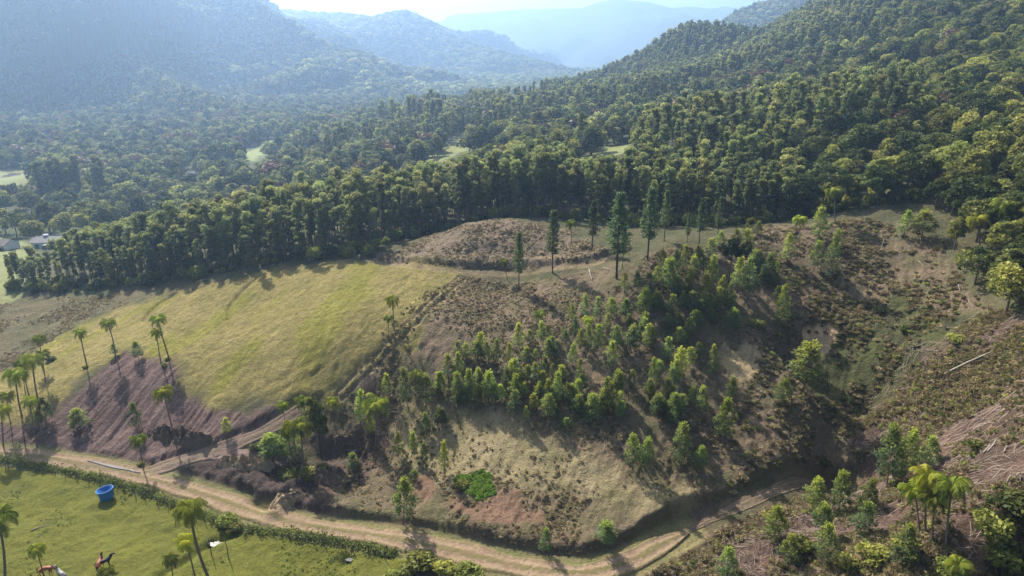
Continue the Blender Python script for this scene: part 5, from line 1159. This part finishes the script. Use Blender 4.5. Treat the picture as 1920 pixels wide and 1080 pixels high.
# farm houses
def house(px, py, w_, d_, h_, rz, roofm, lab, tank=False, wing=False):
    x, y, z = hit(px, py); zb = H(x, y) - .4; r_ = empty('farm_house', (x, y, zb), rz); tag(r_, lab, 'house')
    wl = MB(); wl.box((0, 0, h_ / 2), (w_, d_, h_)); g_ = [(-w_/2, -d_/2, h_), (-w_/2, d_/2, h_), (-w_/2, 0, h_ + 1.25), (w_/2, -d_/2, h_), (w_/2, d_/2, h_), (w_/2, 0, h_ + 1.25)]; wl.add(g_, None, [(0, 1, 2), (3, 5, 4)]); link('wall', wl.mesh('wall', M['white']), r_)
    rf = MB(); o_ = .5; a1 = math.atan2(1.25, d_ / 2); L_ = (d_ / 2 + o_)
    for s in (-1, 1):
        e0 = h_ + 1.33; e1 = h_ + 1.33 - math.tan(a1) * L_; v = [(-w_/2 - o_, 0, e0), (w_/2 + o_, 0, e0), (w_/2 + o_, s * L_, e1), (-w_/2 - o_, s * L_, e1)]; v += [(a, b, c + .12) for a, b, c in v]
        rf.add(v, [(0,1,2,3),(4,7,6,5),(0,4,5,1),(1,5,6,2),(2,6,7,3),(3,7,4,0)])
    link('roof', rf.mesh('roof', M[roofm]), r_)
    for k in range(3):
        f_ = MB(); f_.box((0, 0, 0), (1.1, .08, .9)); o = link('window', f_.mesh('window', M['glass']), r_); o.location = (-w_/2 + (k + .6) * w_ / 3.2, -d_/2 - .03, h_ * .55); fr = MB(); [fr.box(c_, s_) for c_, s_ in (((0, -.02, .5), (1.3, .1, .1)), ((0, -.02, -.5), (1.3, .14, .1)), ((-.6, -.02, 0), (.1, .1, .9)), ((.6, -.02, 0), (.1, .1, .9)))]; link('frame', fr.mesh('window_frame', M['post']), o)
    f_ = MB(); f_.box((0, 0, 0), (.9, .08, 2)); o = link('door', f_.mesh('door', M['darkbark']), r_); o.location = (w_ * .42, -d_/2 - .03, 1.3)
    if tank: V, F = lathe([(.01, 0), (.8, 0), (.9, .8), (.01, .95)], 20); o = link('roof_tank', mk('roof_tank', V, np.array(F), [M['white']], None, None, True), r_); o.location = (-1, .5, h_ + 1.1)
    if wing: f_ = MB(); f_.box((w_ * .3, -d_ * .7, h_ * .45), (w_ * .5, d_ * .6, h_ * .9)); link('wing', f_.mesh('wing', M['roofgrey']), r_)
house(95, 462, 9, 6.5, 2.8, R(8), 'roofgrey', 'white farmhouse with a grey roof and a round roof tank by the plantation', True, True)
house(4, 468, 8, 7, 2.8, R(-5), 'roofdark', 'dark-roofed farm shed cut by the left edge of the picture')
for px_, py_, w_, lab in ((937,173,13,'long white shed far up the valley, left one'),(960,172,11,'long white shed far up the valley, right one'),(996,171,8,'small pale building far up the valley, standing apart')): house(px_, py_, w_, 8, 4, R(3), 'white', lab)
# power pole by the valley road
x, y, hh = place_px(247, 412, 395); pl = MB(); pl.tube([(0, 0, -.3), (0, 0, 8)], [.14, .1], 8); o = link('power_pole', pl.mesh('power_pole', M['post'])); o.location = (x, y, H(x, y)); tag(o, 'thin power pole beside the pale bend of the valley road', 'pole')
am = MB(); am.box((0, 0, 7.5), (1.8, .12, .12)); link('crossarm', am.mesh('crossarm', M['post']), o)

# ------------------------------------------------------------ haze
hb = MB(); zt = float(Z.max()) + 30; zb = float(Z.min()) - 1.5
hb.box((0, 4400, (zt + zb) / 2), (23000, 9400, zt - zb)); hz = link('haze', hb.mesh('haze', M['white'])); hz.data.materials.clear()
hm = bpy.data.materials.new('valley_haze'); hm.use_nodes = True; nt = hm.node_tree; nt.nodes.remove(nt.nodes['Principled BSDF'])
pv = nt.nodes.new('ShaderNodeVolumePrincipled'); pv.inputs['Color'].default_value = (.44, .66, 1.0, 1); pv.inputs['Density'].default_value = HAZE; pv.inputs['Anisotropy'].default_value = .6
nt.links.new(pv.outputs[0], nt.nodes['Material Output'].inputs['Volume']); hz.data.materials.append(hm)
tag(hz, 'pale blue haze filling the valley', 'haze', None, 'stuff')
print('zmax', zt, 'objects', len(bpy.data.objects))
